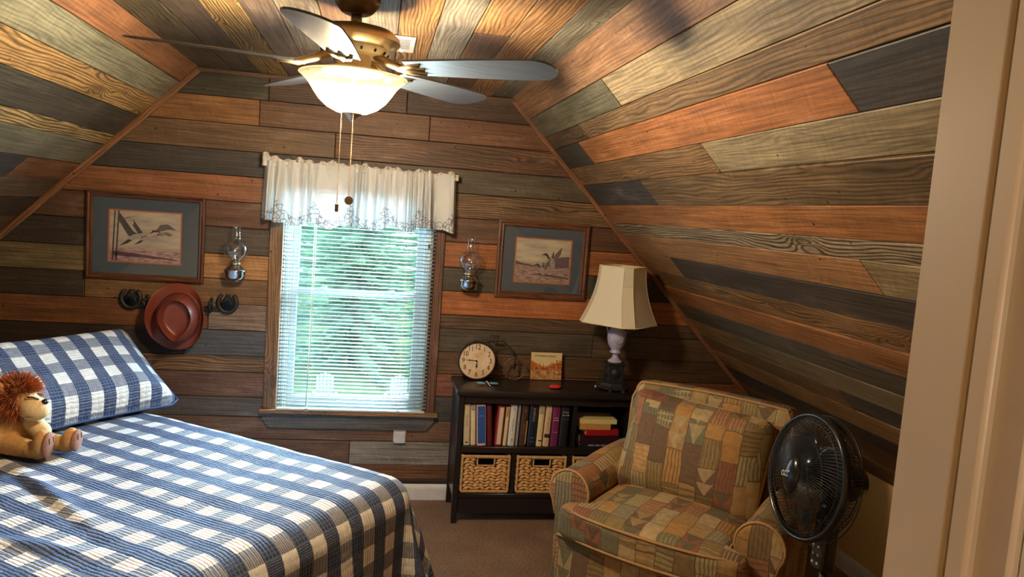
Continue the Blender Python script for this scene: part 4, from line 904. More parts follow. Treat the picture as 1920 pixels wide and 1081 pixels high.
def flat_book(label, x0, x1, th, col, spine_col=None, rz=0.0, depth=.15, txt=None, yo=0.0):
    global z
    m_ = M.Translation(((x0+x1)/2, -.245+yo, z+.0006)) @ M.Rotation(rz, 4, 'Z'); t = thing('book', label, 'book', mtx=m_); w_ = x1-x0; c = plain('cover_%d_%d_%d' % col, rgb(*col), .5, var=.08, sc=60)
    make('cover', MB().b2((-w_/2, -depth/2, 0), (w_/2, depth/2, .003)).b2((-w_/2, -depth/2, th-.003), (w_/2, depth/2, th)).b2((-w_/2, -depth/2, .003), (w_/2, -depth/2+.003, th-.003)), c, t)
    make('page_block', MB().b2((-w_/2+.004, -depth/2+.0035, .0035), (w_/2-.004, depth/2-.004, th-.0035)), pages, t)
    if txt: text('spine_lettering', txt[0], txt[1], m_ @ M.Translation((.0, -depth/2-.0006, th/2)) @ M.Rotation(pi/2, 4, 'X'), t, txt[2], .0002)
    z += th+.0008
flat_book('dark book lettered GREEK NEW TESTAMENT at the bottom of the stack', 1.150, 1.385, .022, (24, 18, 34), txt=('GREEK NEW TESTAMENT', .0125, white_ink))
flat_book('thick dark maroon book with pale page edge, second from the bottom of the stack', 1.148, 1.375, .044, (44, 12, 24))
flat_book('bright red book lying in the middle of the stack', 1.172, 1.362, .031, (168, 22, 34), rz=.10)
flat_book('tan book under the cream one in the stack', 1.145, 1.318, .032, (200, 146, 78))
flat_book('cream book on top of the stack', 1.142, 1.352, .024, (226, 204, 140))
ct = thing('coaster', 'round glass-edged disc leaning left of the book stack', 'coaster', (1.137, -.28, SH+.034))
make('disc', MB().tube([(-.002, 0, 0), (.002, 0, 0)], .034, 24), plain('smoky_disc', (.04, .035, .02, 1), .15), ct, smooth=False)
# ================================================================== THINGS ON THE BOOKCASE
wire = plain('dark_iron_wire', (.035, .028, .022, 1), .5, .6)
# ---- bicycle clock
cl = thing('bicycle_clock', 'penny-farthing bicycle clock with cream dial and a small wire rear wheel', 'clock', (.69, -.10, BT)); CX, CZ_, CY = .582, BT+.109, -.115
mc = M.Translation((CX, CY, CZ_)) @ M.Rotation(pi/2, 4, 'X') @ M.Rotation(radians(0), 4, 'Z')
case = MB().lathe([(.098, -.020), (.104, -.018), (.1065, 0), (.1065, .010), (.104, .014), (.100, .014), (.100, .006)], 64, mtx=mc); case.f = case.f[:-1]
make('clock_case', case, wire, cl, world=True, autosmooth=True)
def mat_dial():
    t = NT('aged_dial'); g = t.n('TexCoord').outputs['Object']; n = t.noise(g, 14.0, 4, .6)
    return t.done(t.bsdf(t.ramp(n, [(.3, rgb(214, 176, 132)), (.7, rgb(240, 216, 182))]), .55))
dial = make('dial', MB().tube([(CX, CY-.002, CZ_), (CX, CY-.006, CZ_)], .0995, 64), mat_dial(), cl, world=True)
for h in range(1, 13):
    a = radians(90-30*h); text('numeral', str(h), .040, M.Translation((CX+.076*cos(a), CY-.0066, CZ_+.076*sin(a))) @ M.Rotation(pi/2, 4, 'X'), dial, black_ink, .0002, sx=.85)
make('scroll_motif', MB().tube([(CX+.022*cos(q/6)*(1-q/60), CY-.0064, CZ_+.03+.010*sin(q/3)) for q in range(38)], .0006, 4), plain('faded_ink', rgb(176, 138, 104), .7), dial, world=True)
def hand(name, ang, L, fat):
    a = radians(ang); d = V((cos(a), 0, sin(a))); n = V((-d.z, 0, d.x)); mb = MB(); c = V((CX, CY-.0085, CZ_))
    pts = [(-.012, .002), (0, .0045), (.3, .0012), (.42, .0032*fat), (.52, .0012), (.62, .0038*fat), (.75, .001), (1, .0004)]
    vs_ = [c+d*(p*L)+n*w_ for p, w_ in pts]+[c+d*(p*L)-n*w_ for p, w_ in reversed(pts)]; k = len(vs_)
    mb.add([tuple(v) for v in vs_]+[tuple(v+V((0, .0012, 0))) for v in vs_], [tuple(range(k)), tuple(reversed(range(k, 2*k)))]+[(i, k+i, k+(i+1) % k, (i+1) % k) for i in range(k)])
    make(name, mb, black_ink, cl, world=True)
hand('minute_hand', 176, .066, 1.0); hand('hour_hand', -92, .050, 2.0)
WX, WZ, WY = .803, BT+.066, -.085
def loop(cx, cz, y, r, n=40): return [(cx+r*cos(2*pi*k/n), y, cz+r*sin(2*pi*k/n)) for k in range(n)]
rw = make('rear_wheel', MB().tube(loop(WX, WZ, WY, .0625), .0032, 8, closed=True), plain('aged_wheel_iron', (.16, .13, .10, 1), .45, .5), cl, world=True, smooth=True)
for k in range(10): a = 2*pi*k/10; make('spoke', MB().tube([(WX, WY, WZ), (WX+.061*cos(a), WY, WZ+.061*sin(a))], .0008, 5), wire, rw, world=True)
fr = MB().tube([(CX+.08, CY+.01, CZ_+.105), (CX+.14, -.10, CZ_+.115), (CX+.19, -.09, CZ_+.075), (WX-.006, -.085, WZ+.09), (WX, -.085+.006, WZ+.04), (WX, WY+.006, WZ)], .0028, 8)
fr.tube([(WX+.002, WY-.006, WZ+.075), (WX-.002, WY-.006, WZ+.0)], .0045, 8); fr.tube([(WX-.058, WY, WZ+.022), (WX-.045, WY, WZ+.055), (WX-.01, WY, WZ+.072), (WX+.002, WY, WZ+.074)], .002, 6)
fr.tube([(CX+.105, CY+.004, CZ_-.035), (WX-.062, WY, WZ+.002)], .0022, 6); fr.tube([(CX-.02, CY+.012, CZ_+.108), (CX+.06, CY+.012, CZ_+.10), (CX+.112, CY+.008, CZ_+.05), (CX+.112, CY+.006, CZ_-.03)], .0028, 8)
make('bicycle_frame', fr, wire, cl, world=True, smooth=True)
make('chain_ring', MB().tube(loop(CX+.122, CZ_-.035, WY, .014, 20), .0025, 6, closed=True).tube([(CX+.122, WY, CZ_-.045), (CX+.122, WY, CZ_-.02)], .002, 5).tube([(CX+.112, WY-.008, CZ_-.046), (CX+.13, WY-.008, CZ_-.046)], .003, 6), wire, cl, world=True, smooth=True)
make('bicycle_seat', MB().rbox(.050, .022, .008, .0035, mtx=M.Translation((CX+.088, CY, CZ_+.142)), n=4).tube([(CX+.088, CY, CZ_+.138), (CX+.086, CY+.004, CZ_+.10)], .002, 6), plain('dark_seat', (.03, .02, .018, 1), .5), cl, world=True, smooth=True)
make('handlebar', MB().tube([(CX+.05, CY-.03, CZ_+.10), (CX+.07, CY-.012, CZ_+.112), (CX+.08, CY+.012, CZ_+.112), (CX+.06, CY+.04, CZ_+.10)], .002, 6).tube([(CX+.108, CY+.005, CZ_+.10), (CX+.112, CY, CZ_+.142), (CX+.125, CY, CZ_+.144)], .0018, 6), wire, cl, world=True, smooth=True)
# ---- greeting book
gb = thing('gift_book', 'small square gift book titled A Father\'s Heart, autumn scene on cover', 'book', (.995, -.055, BT), .04)
def mat_autumn():
    t = NT('autumn_cover_print'); g = t.n('TexCoord').outputs['Generated']; sp = t.n('SeparateXYZ', i={0: g}); x, z_ = sp.outputs[0], sp.outputs[2]
    n = t.noise(t.vec(t.math('MULTIPLY', x, 5.0), t.math('MULTIPLY', z_, 6.0)), 1.0, 5, .75); n2 = t.noise(t.vec(t.math('MULTIPLY', x, 14.0), t.math('MULTIPLY', z_, 9.0)), 1.0, 3, .7)
    sky = t.mix(n, rgb(240, 214, 140), rgb(206, 196, 170)); tr = t.ramp(n2, [(.3, rgb(90, 40, 30)), (.45, rgb(176, 84, 40)), (.6, rgb(214, 140, 70)), (.72, rgb(70, 66, 50))]); gr = t.ramp(n, [(.35, rgb(110, 66, 50)), (.5, rgb(190, 140, 90)), (.65, rgb(226, 196, 140))])
    side = t.math('ABSOLUTE', t.math('SUBTRACT', x, .45)); hz = t.math('ADD', .48, t.math('ADD', t.math('MULTIPLY', side, .5), t.math('MULTIPLY', t.math('SUBTRACT', n2, .5), .5)))
    c = t.mix(t.math('GREATER_THAN', z_, hz), tr, sky); c = t.mix(t.math('GREATER_THAN', z_, t.math('ADD', .32, t.math('MULTIPLY', n, .08))), gr, c); return t.done(t.bsdf(c, .35))
make('cover', MB().box((0, 0, .0795), (.182, .004, .155), M.Rotation(radians(-6), 4, 'X')), mat_autumn(), gb); make('page_block', MB().box((0, .008, .0785), (.178, .010, .150), M.Rotation(radians(-6), 4, 'X')), pages, gb); make('back_cover', MB().box((.003, .016, .0785), (.182, .003, .155), M.Rotation(radians(-6), 4, 'X')), plain('cover_226_200_140', rgb(226, 200, 140), .5), gb)
text('title_lettering', "A Father's Heart", .0185, LOC[gb.name] @ M.Rotation(radians(-6), 4, 'X') @ M.Translation((-.01, -.0028, .138)) @ M.Rotation(pi/2, 4, 'X'), gb, plain('brown_title_ink', rgb(90, 54, 34), .6), .0002, font_shear=.25)
# ---- dragonfly and ladybird trinkets
df = thing('dragonfly_trinket', 'small turquoise-winged dragonfly trinket on the bookcase front edge', 'ornament', (.632, -.225, BT), .0)
tq = plain('turquoise_enamel', rgb(110, 196, 204), .25, var=.3, sc=160); silver = plain('silver_metal', (.7, .7, .72, 1), .25, .9)
for sx in (-1, 1):
    for yy in (-.010, .010): make('wing', MB().ell((sx*.036, yy, .011), (.027, .0085, .0018), M.Rotation(sx*-.08+yy*8*sx, 4, 'Z'), 14, 6), tq, df, smooth=True)
make('body', MB().tube([(0, .018, .012), (0, .005, .014), (.004, -.02, .010), (.010, -.045, .004)], [.005, .006, .004, .002], 8).ell((0, .022, .012), (.006, .006, .006)).tube([(0, .01, .0003), (0, .01, .012)], .002, 6), silver, df, smooth=True)
lb = thing('ladybird_trinket', 'small red ladybird trinket with black spots beside the gift book', 'ornament', (1.005, -.255, BT), .3)
make('shell', MB().ell((0, 0, .009), (.036, .026, .0105), nu=24, nv=10), plain('glossy_red_enamel', (.75, .03, .03, 1), .2), lb, smooth=True)
for x, y in ((-.015, .0), (.006, -.012), (.012, .012), (-.005, .014)): make('spot', MB().ell((x, y, .0165-abs(x)*.12-abs(y)*.08), (.005, .004, .0025), nu=10, nv=6), black_ink, lb, smooth=True)
make('head', MB().ell((.034, .0, .007), (.009, .012, .007), nu=12, nv=8), black_ink, lb, smooth=True)
# ---- table lamp
LX, LY = 1.345, -.215
lp = thing('table_lamp', 'table lamp with cream cut-corner bell shade on a lilac-white urn and black plinth', 'lamp', (LX, LY, BT), radians(-3))
blk = plain('black_resin', (.018, .018, .02, 1), .4, bump=.2, sc=40); urn_m = plain('lilac_white_ceramic', rgb(176, 172, 200), .35, var=.1, sc=50, bump=.15)
def poly_ring(r_, n, ph=0): return [(r_*cos(2*pi*k/n+ph), r_*sin(2*pi*k/n+ph)) for k in range(n)]
def loft(mb, rings_, closed_top=True):
    n = len(rings_[0]); 
    for r_ in rings_: mb.v += [V(p) for p in r_]
    for i in range(len(rings_)-1):
        for k in range(n): mb.f.append((i*n+k, i*n+(k+1) % n, (i+1)*n+(k+1) % n, (i+1)*n+k))
    if closed_top: mb.f += [tuple(reversed(range(n))), tuple((len(rings_)-1)*n+k for k in range(n))]
    return mb
make('plinth', loft(MB(), [[(x, y, zz_) for x, y in poly_ring(r_, 8, pi/8)] for r_, zz_ in ((.098, .006), (.102, .012), (.102, .018), (.088, .026), (.080, .040), (.070, .044))]), blk, lp)
make('pedestal', MB().box((0, 0, .092), (.088, .088, .10), bev=.003).box((0, 0, .146), (.104, .104, .012), bev=.003).box((0, 0, .046), (.100, .100, .010), bev=.002), blk, lp)
for a in (0, pi/2, pi, -pi/2): make('medallion', MB().lathe([(.028, 0), (.026, .004), (.018, .002), (.014, .006), (.004, .007)], 20, mtx=M.Rotation(a, 4, 'Z') @ M.Translation((0, -.044, .094)) @ M.Rotation(pi/2, 4, 'X')), blk, lp, smooth=True)
for k in range(8): a = 2*pi*k/8+pi/8; make('foot', MB().box((0, 0, .004), (.018, .012, .008), M.Translation((.092*cos(a), .092*sin(a), 0)) @ M.Rotation(a, 4, 'Z')), blk if k % 3 else silver, lp)
make('urn', MB().lathe([(.040, .152), (.042, .158), (.034, .164), (.020, .176), (.015, .192), (.018, .200), (.032, .204), (.034, .212), (.026, .218), (.030, .228), (.046, .250), (.053, .280), (.054, .312), (.046, .330), (.040, .336), (.034, .345), (.030, .375), (.032, .392), (.038, .398), (.020, .402)], 32), urn_m, lp, smooth=True)
make('relief', MB().lathe([(.030, 0), (.028, .004), (.020, .003), (.014, .007), (.006, .006), (.002, .009)], 16, mtx=M.Translation((0, -.048, .288)) @ M.Rotation(pi/2, 4, 'X')), urn_m, lp, smooth=True)
for sx in (-1, 1): make('urn_handle', MB().tube([(sx*.036, 0, .392), (sx*.056, 0, .385), (sx*.060, 0, .35), (sx*.055, 0, .318)], .004, 8), urn_m, lp, smooth=True)
make('stem', MB().tube([(0, 0, .40), (0, 0, .66)], .006, 10).tube([(0, 0, .42), (0, 0, .47)], .016, 12), brass, lp, smooth=True)
shade_m = mat_cloth('cream_shade_silk', (.95, .88, .68, 1), .25, .75, 250)
def oct_(s_, c, z_): return [(s_, -s_+c, z_), (s_, s_-c, z_), (s_-c, s_, z_), (-s_+c, s_, z_), (-s_, s_-c, z_), (-s_, -s_+c, z_), (-s_+c, -s_, z_), (s_-c, -s_, z_)]
SHZ0, SHZ1 = .372, .688; rr = []
NS = 12
for i in range(NS+1):
    k = i/NS; s_ = .106+.066*(1-k)**1.9+.004*(1-k); rr.append(oct_(s_, .034+.018*(1-k), SHZ0+(SHZ1-SHZ0)*k+(0 if i else 0)))
mb = loft(MB(), rr, False); rot = M.Rotation(radians(-48+3), 4, 'Z'); mb.v = [rot @ p for p in mb.v]
sh_o = make('lamp_shade', mb, shade_m, lp, mods=[('SOLIDIFY', dict(thickness=.0018, offset=0))])
pp = MB()
for i in (0, NS): pp.tube([rot @ V(p) for p in rr[i]], .0032, 6, closed=True)
for c in range(8): pp.tube([rot @ V(rr[i][c]) for i in range(NS+1)], .0022, 6)
make('shade_piping', pp, plain('cream_piping', rgb(226, 208, 160), .7), sh_o, smooth=True)
make('shade_ring', MB().tube([(.10, 0, SHZ1-.006), (-.10, 0, SHZ1-.006)], .0015, 5).tube([(0, .10, SHZ1-.006), (0, -.10, SHZ1-.006)], .0015, 5), brass, sh_o); make('shade_finial', MB().ell((0, 0, .672), (.008, .008, .012)), brass, lp, smooth=True)
# ================================================================== BED, QUILT, PILLOW, LION
BA = -.630; BM = M.Translation((-1.42, -.115, 0)) @ M.Rotation(BA, 4, 'Z'); BL, BW, BTZ = 2.04, 1.58, .615
warm_w = plain('honey_maple_wood', rgb(150, 84, 46), .35, var=.15, sc=15)
bed = thing('bed', 'wooden bed with turned post finial standing at an angle in the left corner', 'bed', mtx=BM)
for y in (-.035, -BW+.09):
    po = MB().tube([(-.055, y, 0), (-.055, y, .76)], .030, 16); po.lathe([(.031, .76), (.024, .775), (.020, .79), (.031, .80), (.033, .808), (.022, .818), (.018, .826), (.028, .842), (.030, .856), (.024, .872), (.010, .880)], 20, (-.055, y, 0)); make('headboard_post', po, warm_w, bed, smooth=True)
make('headboard_panel', MB().b2((-.068, -BW+.12, .35), (-.042, -.065, .74), bev=.006), warm_w, bed)
make('box_spring', MB().b2((-.02, -BW+.03, .16), (BL-.06, -.03, .34), bev=.02), plain('box_spring_ticking', rgb(196, 190, 176), .9), bed)
make('mattress', MB().b2((-.02, -BW+.03, .345), (BL-.06, -.03, BTZ-.035), bev=.05), plain('mattress_ticking', rgb(220, 216, 206), .9), bed)
for x in (.10, BL-.18):
    for y in (-.12, -BW+.14): make('foot', MB().tube([(x, y, 0), (x, y, .165)], .025, 10), warm_w, bed)
q = thing('quilt', 'blue and white gingham quilt spread over the bed, hanging to the floor', 'quilt', mtx=BM)
R_ = .115
def quilt_pt(s_, w_):
    cx_ = min(s_, BL-R_); cy_ = max(-BW+R_, min(-R_, w_)); ex, ey = s_-cx_, w_-cy_; d = sqrt(ex*ex+ey*ey)
    nz = mnoise.noise(V((s_*3.1, w_*3.1, 0)))*.008+mnoise.noise(V((s_*9, w_*9, 3)))*.0035
    nz += -.010*exp(-((w_+.95+.25*(s_-1.1))/.018)**2)*exp(-((s_-1.15)/.35)**2)+.012*exp(-((w_+.92+.25*(s_-1.1))/.03)**2)*exp(-((s_-1.15)/.35)**2)
    nz += .012*exp(-((w_+1.22-.3*(s_-1.4))/.03)**2)*exp(-((s_-1.45)/.22)**2)
    if d < 1e-6: return (s_, w_, BTZ+nz)
    dx, dy = ex/d, ey/d; lim = R_*pi/2
    if d < lim: th = d/R_; h, dr = R_*sin(th), R_*(1-cos(th))
    else:
        t_ = d-lim; corner = 2*abs(dx*dy) if ex > 0 else 0
        fl = .05+.26*corner; dr = R_+t_*(.985-.04*corner); h = R_+t_*fl
        along = w_ if abs(dx) > abs(dy) else s_; amp = min(1, t_/.3)*.022
        h += amp*(sin(along*13+1.0)+.5*sin(along*23+.6))*(1-corner*.3)+corner*.030*sin(atan2(dy, dx)*9)*min(1, t_/.25)
    z_ = BTZ-dr+nz*.6*max(0, 1-dr*5)
    if z_ < .014: h += (.014-z_)*.25; z_ = .014+.004*abs(sin(s_*30+w_*17))
    return (cx_+dx*h, cy_+dy*h, z_)
mb = MB(); s0, s1, w0, w1 = .015, BL+.60, -BW-.60, .60; NU, NV = 190, 200; mb.uv = []
for j in range(NV+1):
    for i in range(NU+1):
        a, b = s0+(s1-s0)*i/NU, w0+(w1-w0)*j/NV; mb.v.append(V(quilt_pt(a, b))); mb.uv.append((a+2, b+4))
for j in range(NV):
    for i in range(NU): k = j*(NU+1)+i; mb.f.append((k, k+1, k+2+NU, k+1+NU))
make('quilt_cloth', mb, QUILT, q, smooth=True, mods=[('SOLIDIFY', dict(thickness=.006, offset=1))])
def pillow(name, label, cat, m_, w_, d_, h_, mat):
    t = thing(name, label, cat, mtx=m_)
    def shp(p, q_):
        f = 1-.55*abs(q_.x)**3*abs(q_.y)**3; e = 1+.03*abs(q_.x*q_.y)**2
        p.z *= (1-.93*max(abs(q_.x), abs(q_.y))**5); p.x *= e; p.y *= e*(1-.05*(1-q_.x**2))
        p.z += .006*mnoise.noise(V((p.x*9, p.y*9, 1)))*(1 if q_.z > 0 else 0); return p
    mb = MB().rbox(w_, d_, h_, h_*.3, (0, 0, .0), n=26, shape=shp); mb.uv = [(p.x+3, p.y+3) for p in mb.v]
    c = make('case', mb, mat, t, smooth=True, mods=[SUB])
    n = 60; pts = []
    for i in range(n):
        a = 2*pi*i/n; x, y = cos(a), sin(a); k = 1/max(abs(x), abs(y)); x, y = x*k, y*k; e = 1+.03*abs(x*y)**2; pts.append((x*w_/2*e, y*d_/2*e*(1-.05*(1-x*x)), 0))
    make('piping', MB().tube(pts, .0055, 6, closed=True), plain('navy_binding', (.035, .07, .18, 1), .8), t, smooth=True); return t
yv = V((-.80, 0, .60)); nv_ = V((.60, 0, .80))
pm = BM @ M(((0, yv.x, nv_.x, .375), (1, 0, 0, -.405), (0, yv.z, nv_.z, .780), (0, 0, 0, 1)))
pillow('pillow', 'large gingham pillow sham propped against the headboard', 'pillow', pm, .96, .50, .24, SHAM)


# ---- lion
fur = plain('golden_plush', rgb(190, 142, 84), .95, var=.14, sc=90, bump=.5); fur_l = plain('pale_plush', rgb(226, 194, 142), .95, var=.08, sc=90, bump=.5)
sole = plain('dusty_pink_plush', rgb(150, 104, 84), .95, var=.12, sc=60, bump=.5); mane_m = plain('rust_mane_fur', rgb(178, 98, 50), .9, var=.45, sc=25); nose_m = plain('black_nose', (.01, .01, .012, 1), .3)
lm = M.Translation((-1.352, -1.135, .634)) @ M.Rotation(-.17936, 4, 'Z') @ M.Rotation(radians(3.5), 4, 'Y')
ln_ = thing('plush_lion', 'plush toy lion with rust mane sitting on the bed against the pillow', 'toy', mtx=lm)
bd = MB()
def caps(a, b, ra, rb, n=7):
    for i in range(n):
        k = i/(n-1); p = V(a).lerp(V(b), k); r_ = ra+(rb-ra)*k; bd.ell(p, (r_, r_, r_), nu=14, nv=9)
bd.ell((.005, .0, .085), (.068, .062, .088)); bd.ell((.035, .0, .208), (.066, .062, .062)); caps((-.02, -.055, .135), (-.008, -.080, .045), .034, .038)
caps((.0, -.045, .038), (.165, -.062, .030), .042, .033); bd.ell((.176, -.062, .058), (.030, .040, .056)); caps((.0, .045, .038), (.210, .040, .030), .042, .032); bd.ell((.226, .040, .052), (.030, .038, .048))
make('body', bd, fur, ln_, smooth=True, mods=[('REMESH', dict(mode='VOXEL', voxel_size=.0065)), ('SMOOTH', dict(iterations=5))])
ar = MB(); bd = ar; caps((.035, .02, .150), (.125, .015, .078), .036, .036); make('far_arm', ar, fur_l, ln_, smooth=True, mods=[('REMESH', dict(mode='VOXEL', voxel_size=.006)), ('SMOOTH', dict(iterations=4))])
mz = MB(); mz.ell((.108, -.012, .172), (.056, .050, .046), nu=20, nv=12); mz.ell((.120, -.024, .160), (.034, .030, .028)); mz.ell((.085, -.005, .205), (.035, .032, .022))
make('muzzle', mz, fur_l, ln_, smooth=True, mods=[('REMESH', dict(mode='VOXEL', voxel_size=.005)), ('SMOOTH', dict(iterations=5))])
make('nose', MB().ell((.148, -.014, .204), (.012, .014, .011)), nose_m, ln_, smooth=True)
make('closed_eye', MB().tube([(.095, -.040, .220), (.112, -.036, .222), (.132, -.026, .214)], .0035, 6), plain('brown_lid', (.07, .025, .015, 1), .7), ln_, smooth=True)
make('mouth', MB().tube([(.150, -.02, .17), (.13, -.052, .155), (.095, -.062, .148)], .0012, 5), plain('brown_stitch', (.06, .03, .015, 1), .8), ln_)
for y in (-.068, .062): ea = make('ear', MB().ell((.006, y, .245), (.022, .010, .027)), fur, ln_, smooth=True)
for x, y, z_ in ((.201, -.062, .058), (.249, .040, .052)):
    so = make('sole', MB().ell((x, y, z_), (.012, .036, .050 if x < .23 else .044), nu=20, nv=12), sole, ln_, smooth=True)
    for dy in (-.012, .012): make('toe_stitch', MB().tube([(x+.010, y+dy, z_+.030), (x+.0125, y+dy, z_+.008)], .0012, 4), plain('brown_stitch', (.06, .03, .015, 1), .8), so)
mb = MB(); rnd = random.Random(4)
for i in range(5200):
    u_ = rnd.uniform(-1, 1); th = rnd.uniform(0, 2*pi); s_ = sqrt(1-u_*u_); d = V((s_*cos(th), s_*sin(th), u_))
    if d.x > .55 and -.85 < d.z < .38: continue
    base = V((.034, 0, .208))+V((d.x*.064, d.y*.064, d.z*.066)); L = rnd.uniform(.024, .042)*(1.15 if d.z < 0 else 1)
    tip = base+d*L+V((rnd.uniform(-.010, .010), rnd.uniform(-.010, .010), rnd.uniform(-.018, .004))); sd = d.cross(V((rnd.uniform(-1, 1), rnd.uniform(-1, 1), rnd.uniform(-1, 1)))).normalized()*.0014
    sd2 = d.cross(sd).normalized()*.0014; mid = base.lerp(tip, .5)+d*.004; o = len(mb.v); mb.v += [base+sd, base-sd, base+sd2, mid+sd*.8, mid-sd*.8, tip]; mb.f += [(o, o+1, o+4, o+3), (o+2, o, o+3), (o+3, o+4, o+5), (o+1, o+2, o+4)]
mb.ell((.022, 0, .206), (.068, .067, .068)) if False else mb.ell((.016, 0, .206), (.064, .068, .070)); mb.keep = True
make('mane', mb, mane_m, ln_, kind='stuff', uv=None)
# ================================================================== ARMCHAIR
AC = M.Translation((1.02, -1.60, 0)) @ M.Rotation(radians(-43.5), 4, 'Z') @ M.Translation((0.005, .10, 0)) @ M.Diagonal((.955, .88, 1.0, 1))
ac = thing('armchair', 'roll-arm armchair in olive, tan and rust patchwork upholstery', 'armchair', mtx=AC)
pipe_m = plain('tan_welt', rgb(176, 138, 92), .8, var=.15, sc=120)
HWI, HWO = .335, .505
def frontbow(x): return -.045*(1-(x/.42)**2)
bs = MB(); n = 24; y_b = .80
for zz_ in (.045, .10, .2, .30, .335):
    for i in range(n+1): x = -.425+.85*i/n; bs.v.append(V((x, .035+frontbow(x)*.9-(.01 if .05 < zz_ < .3 else 0), zz_)))
    bs.v += [V((.425, y_b, zz_)), V((-.425, y_b, zz_))]
k = n+3
for j in range(4):
    for i in range(k): bs.f.append((j*k+i, j*k+(i+1) % k, (j+1)*k+(i+1) % k, (j+1)*k+i))
bs.f += [tuple(reversed(range(k))), tuple(4*k+i for i in range(k))]
base_o = make('seat_base', bs, PATCH, ac, autosmooth=True)
make('welt', MB().tube([(-.425+.85*i/n, .030+frontbow(-.425+.85*i/n)*.9-.002, .332) for i in range(n+1)], .0055, 6), pipe_m, base_o, smooth=True)
for x in (-.36, .36):
    for y in (.09, .74): make('foot', MB().tube([(x, y, 0), (x, y, .05)], [.018, .026], 10), black_w, ac)
def tshape(p, q_):
    ysp = p.y  # cushion centre is at y=0 locally (front is -)
    k_ = max(0.0, min(1.0, (-.17-ysp)/.07)); k_ = k_*k_*(3-2*k_); p.x *= 1+k_*.30
    if q_.y < 0: p.y += -.050*(1-min(1, (p.x/.42)**2))*abs(q_.y)**2
    return p
cu_m = M.Translation((0, .285, .412)) @ M.Rotation(radians(1.5), 4, 'X')
cush = make('seat_cushion', MB().rbox(.640, .60, .150, .045, (0, 0, .025), n=26, shape=tshape, mtx=cu_m), PATCH, ac, smooth=True)
for zz_ in (-.050, .058):
    pts = []
    for i in range(80):
        a = 2*pi*i/80; x, y = cos(a), sin(a); kk = (abs(x)**7+abs(y)**7)**(-1/7); qx, qy = x*kk, y*kk; p = V((qx*.314, qy*.296, zz_)); p = tshape(p, V((qx, qy, 0))); p.x *= 1.004; pts.append(cu_m @ p)
    make('welt', MB().tube(pts, .006, 6, closed=True), pipe_m, cush, smooth=True)
def armprof(t_=0):
    pts = []; cx_, cz_, r_ = .425, .495, .098
    pts.append((HWI, .10)); pts.append((HWI, .40))
    for i in range(17): a = radians(215-250*i/16); pts.append((cx_+r_*cos(a), cz_+r_*sin(a)*.95))
    pts += [(HWO-.015, .38), (HWO-.02, .05), (HWI, .05)]; return pts
for sx in (-1, 1):
    am = MB(); pf = armprof(); k = len(pf); ys = [.115, .122, .14, .3, .5, .66, .80]; sc_ = [.94, .985, 1, 1, 1.01, 1.02, 1.02]
    for y, s_ in zip(ys, sc_):
        for x, zz_ in pf: cx_ = .42; am.v.append(V((sx*(cx_+(x-cx_)*s_), y, .32+(zz_-.32)*s_+(.012 if y > .4 else 0))))
    for j in range(len(ys)-1):
        for i in range(k): am.f.append((j*k+i, j*k+(i+1) % k, (j+1)*k+(i+1) % k, (j+1)*k+i))
    am.f += [tuple(reversed(range(k))), tuple((len(ys)-1)*k+i for i in range(k))]
    ao = make('arm', am, PATCH, ac, autosmooth=True, mods=[('BEVEL', dict(width=.006, segments=2, limit_method='ANGLE'))])
    make('welt', MB().tube([(sx*(.42+(x-.42)*1.0), .1215, zz_) for x, zz_ in pf[1:-2]], .0062, 6), pipe_m, ao, smooth=True)
bk_m = M.Translation((0, .735, .50)) @ M.Rotation(radians(-7), 4, 'X')
def backshape(p, q_):
    p.x *= 1+.03*q_.z; p.z += .012*(1-q_.x**2)*(1 if q_.z > 0 else 0); return p
bko = make('back_frame', MB().rbox(.76, .185, .83, .05, (0, .01, 0), n=18, shape=backshape, mtx=bk_m), PATCH, ac, smooth=True)
pts = []
for i in range(40):
    a = i/39; 
    if a < .35: p = (-.388, -.080, -.05+.40*a/.35)
    elif a < .65: q1 = (a-.35)/.3; p = (-.375+.75*q1, -.080, .405+.012*sin(pi*q1))
    else: p = (.388, -.080, .35-.40*(a-.65)/.35)
    pts.append(bk_m @ V(p))
make('welt', MB().tube(pts, .006, 6), pipe_m, bko, smooth=True)
cm_ = M.Translation((-.01, .545, .662)) @ M.Rotation(radians(-17), 4, 'X') @ M.Rotation(radians(3), 4, 'Y')
def bcs(p, q_):
    e = max(abs(q_.x), abs(q_.z)); p.y *= (1-.62*e**4); p.x *= 1+.035*abs(q_.x*q_.z)**2; p.z *= 1+.05*abs(q_.x*q_.z)**2
    p.y += .005*mnoise.noise(V((p.x*8, 2, p.z*8))); return p
bco = make('back_cushion', MB().rbox(.66, .24, .46, .07, (0, .02, 0), n=24, shape=bcs, mtx=cm_), PATCH, ac, smooth=True)
pts = []
for i in range(70):
    a = 2*pi*i/70; x, y = cos(a), sin(a); kk = (abs(x)**6+abs(y)**6)**(-1/6); pts.append(cm_ @ V((x*kk*.332, .0, y*kk*.232)))
make('welt', MB().tube(pts, .006, 6, closed=True), pipe_m, bco, smooth=True)
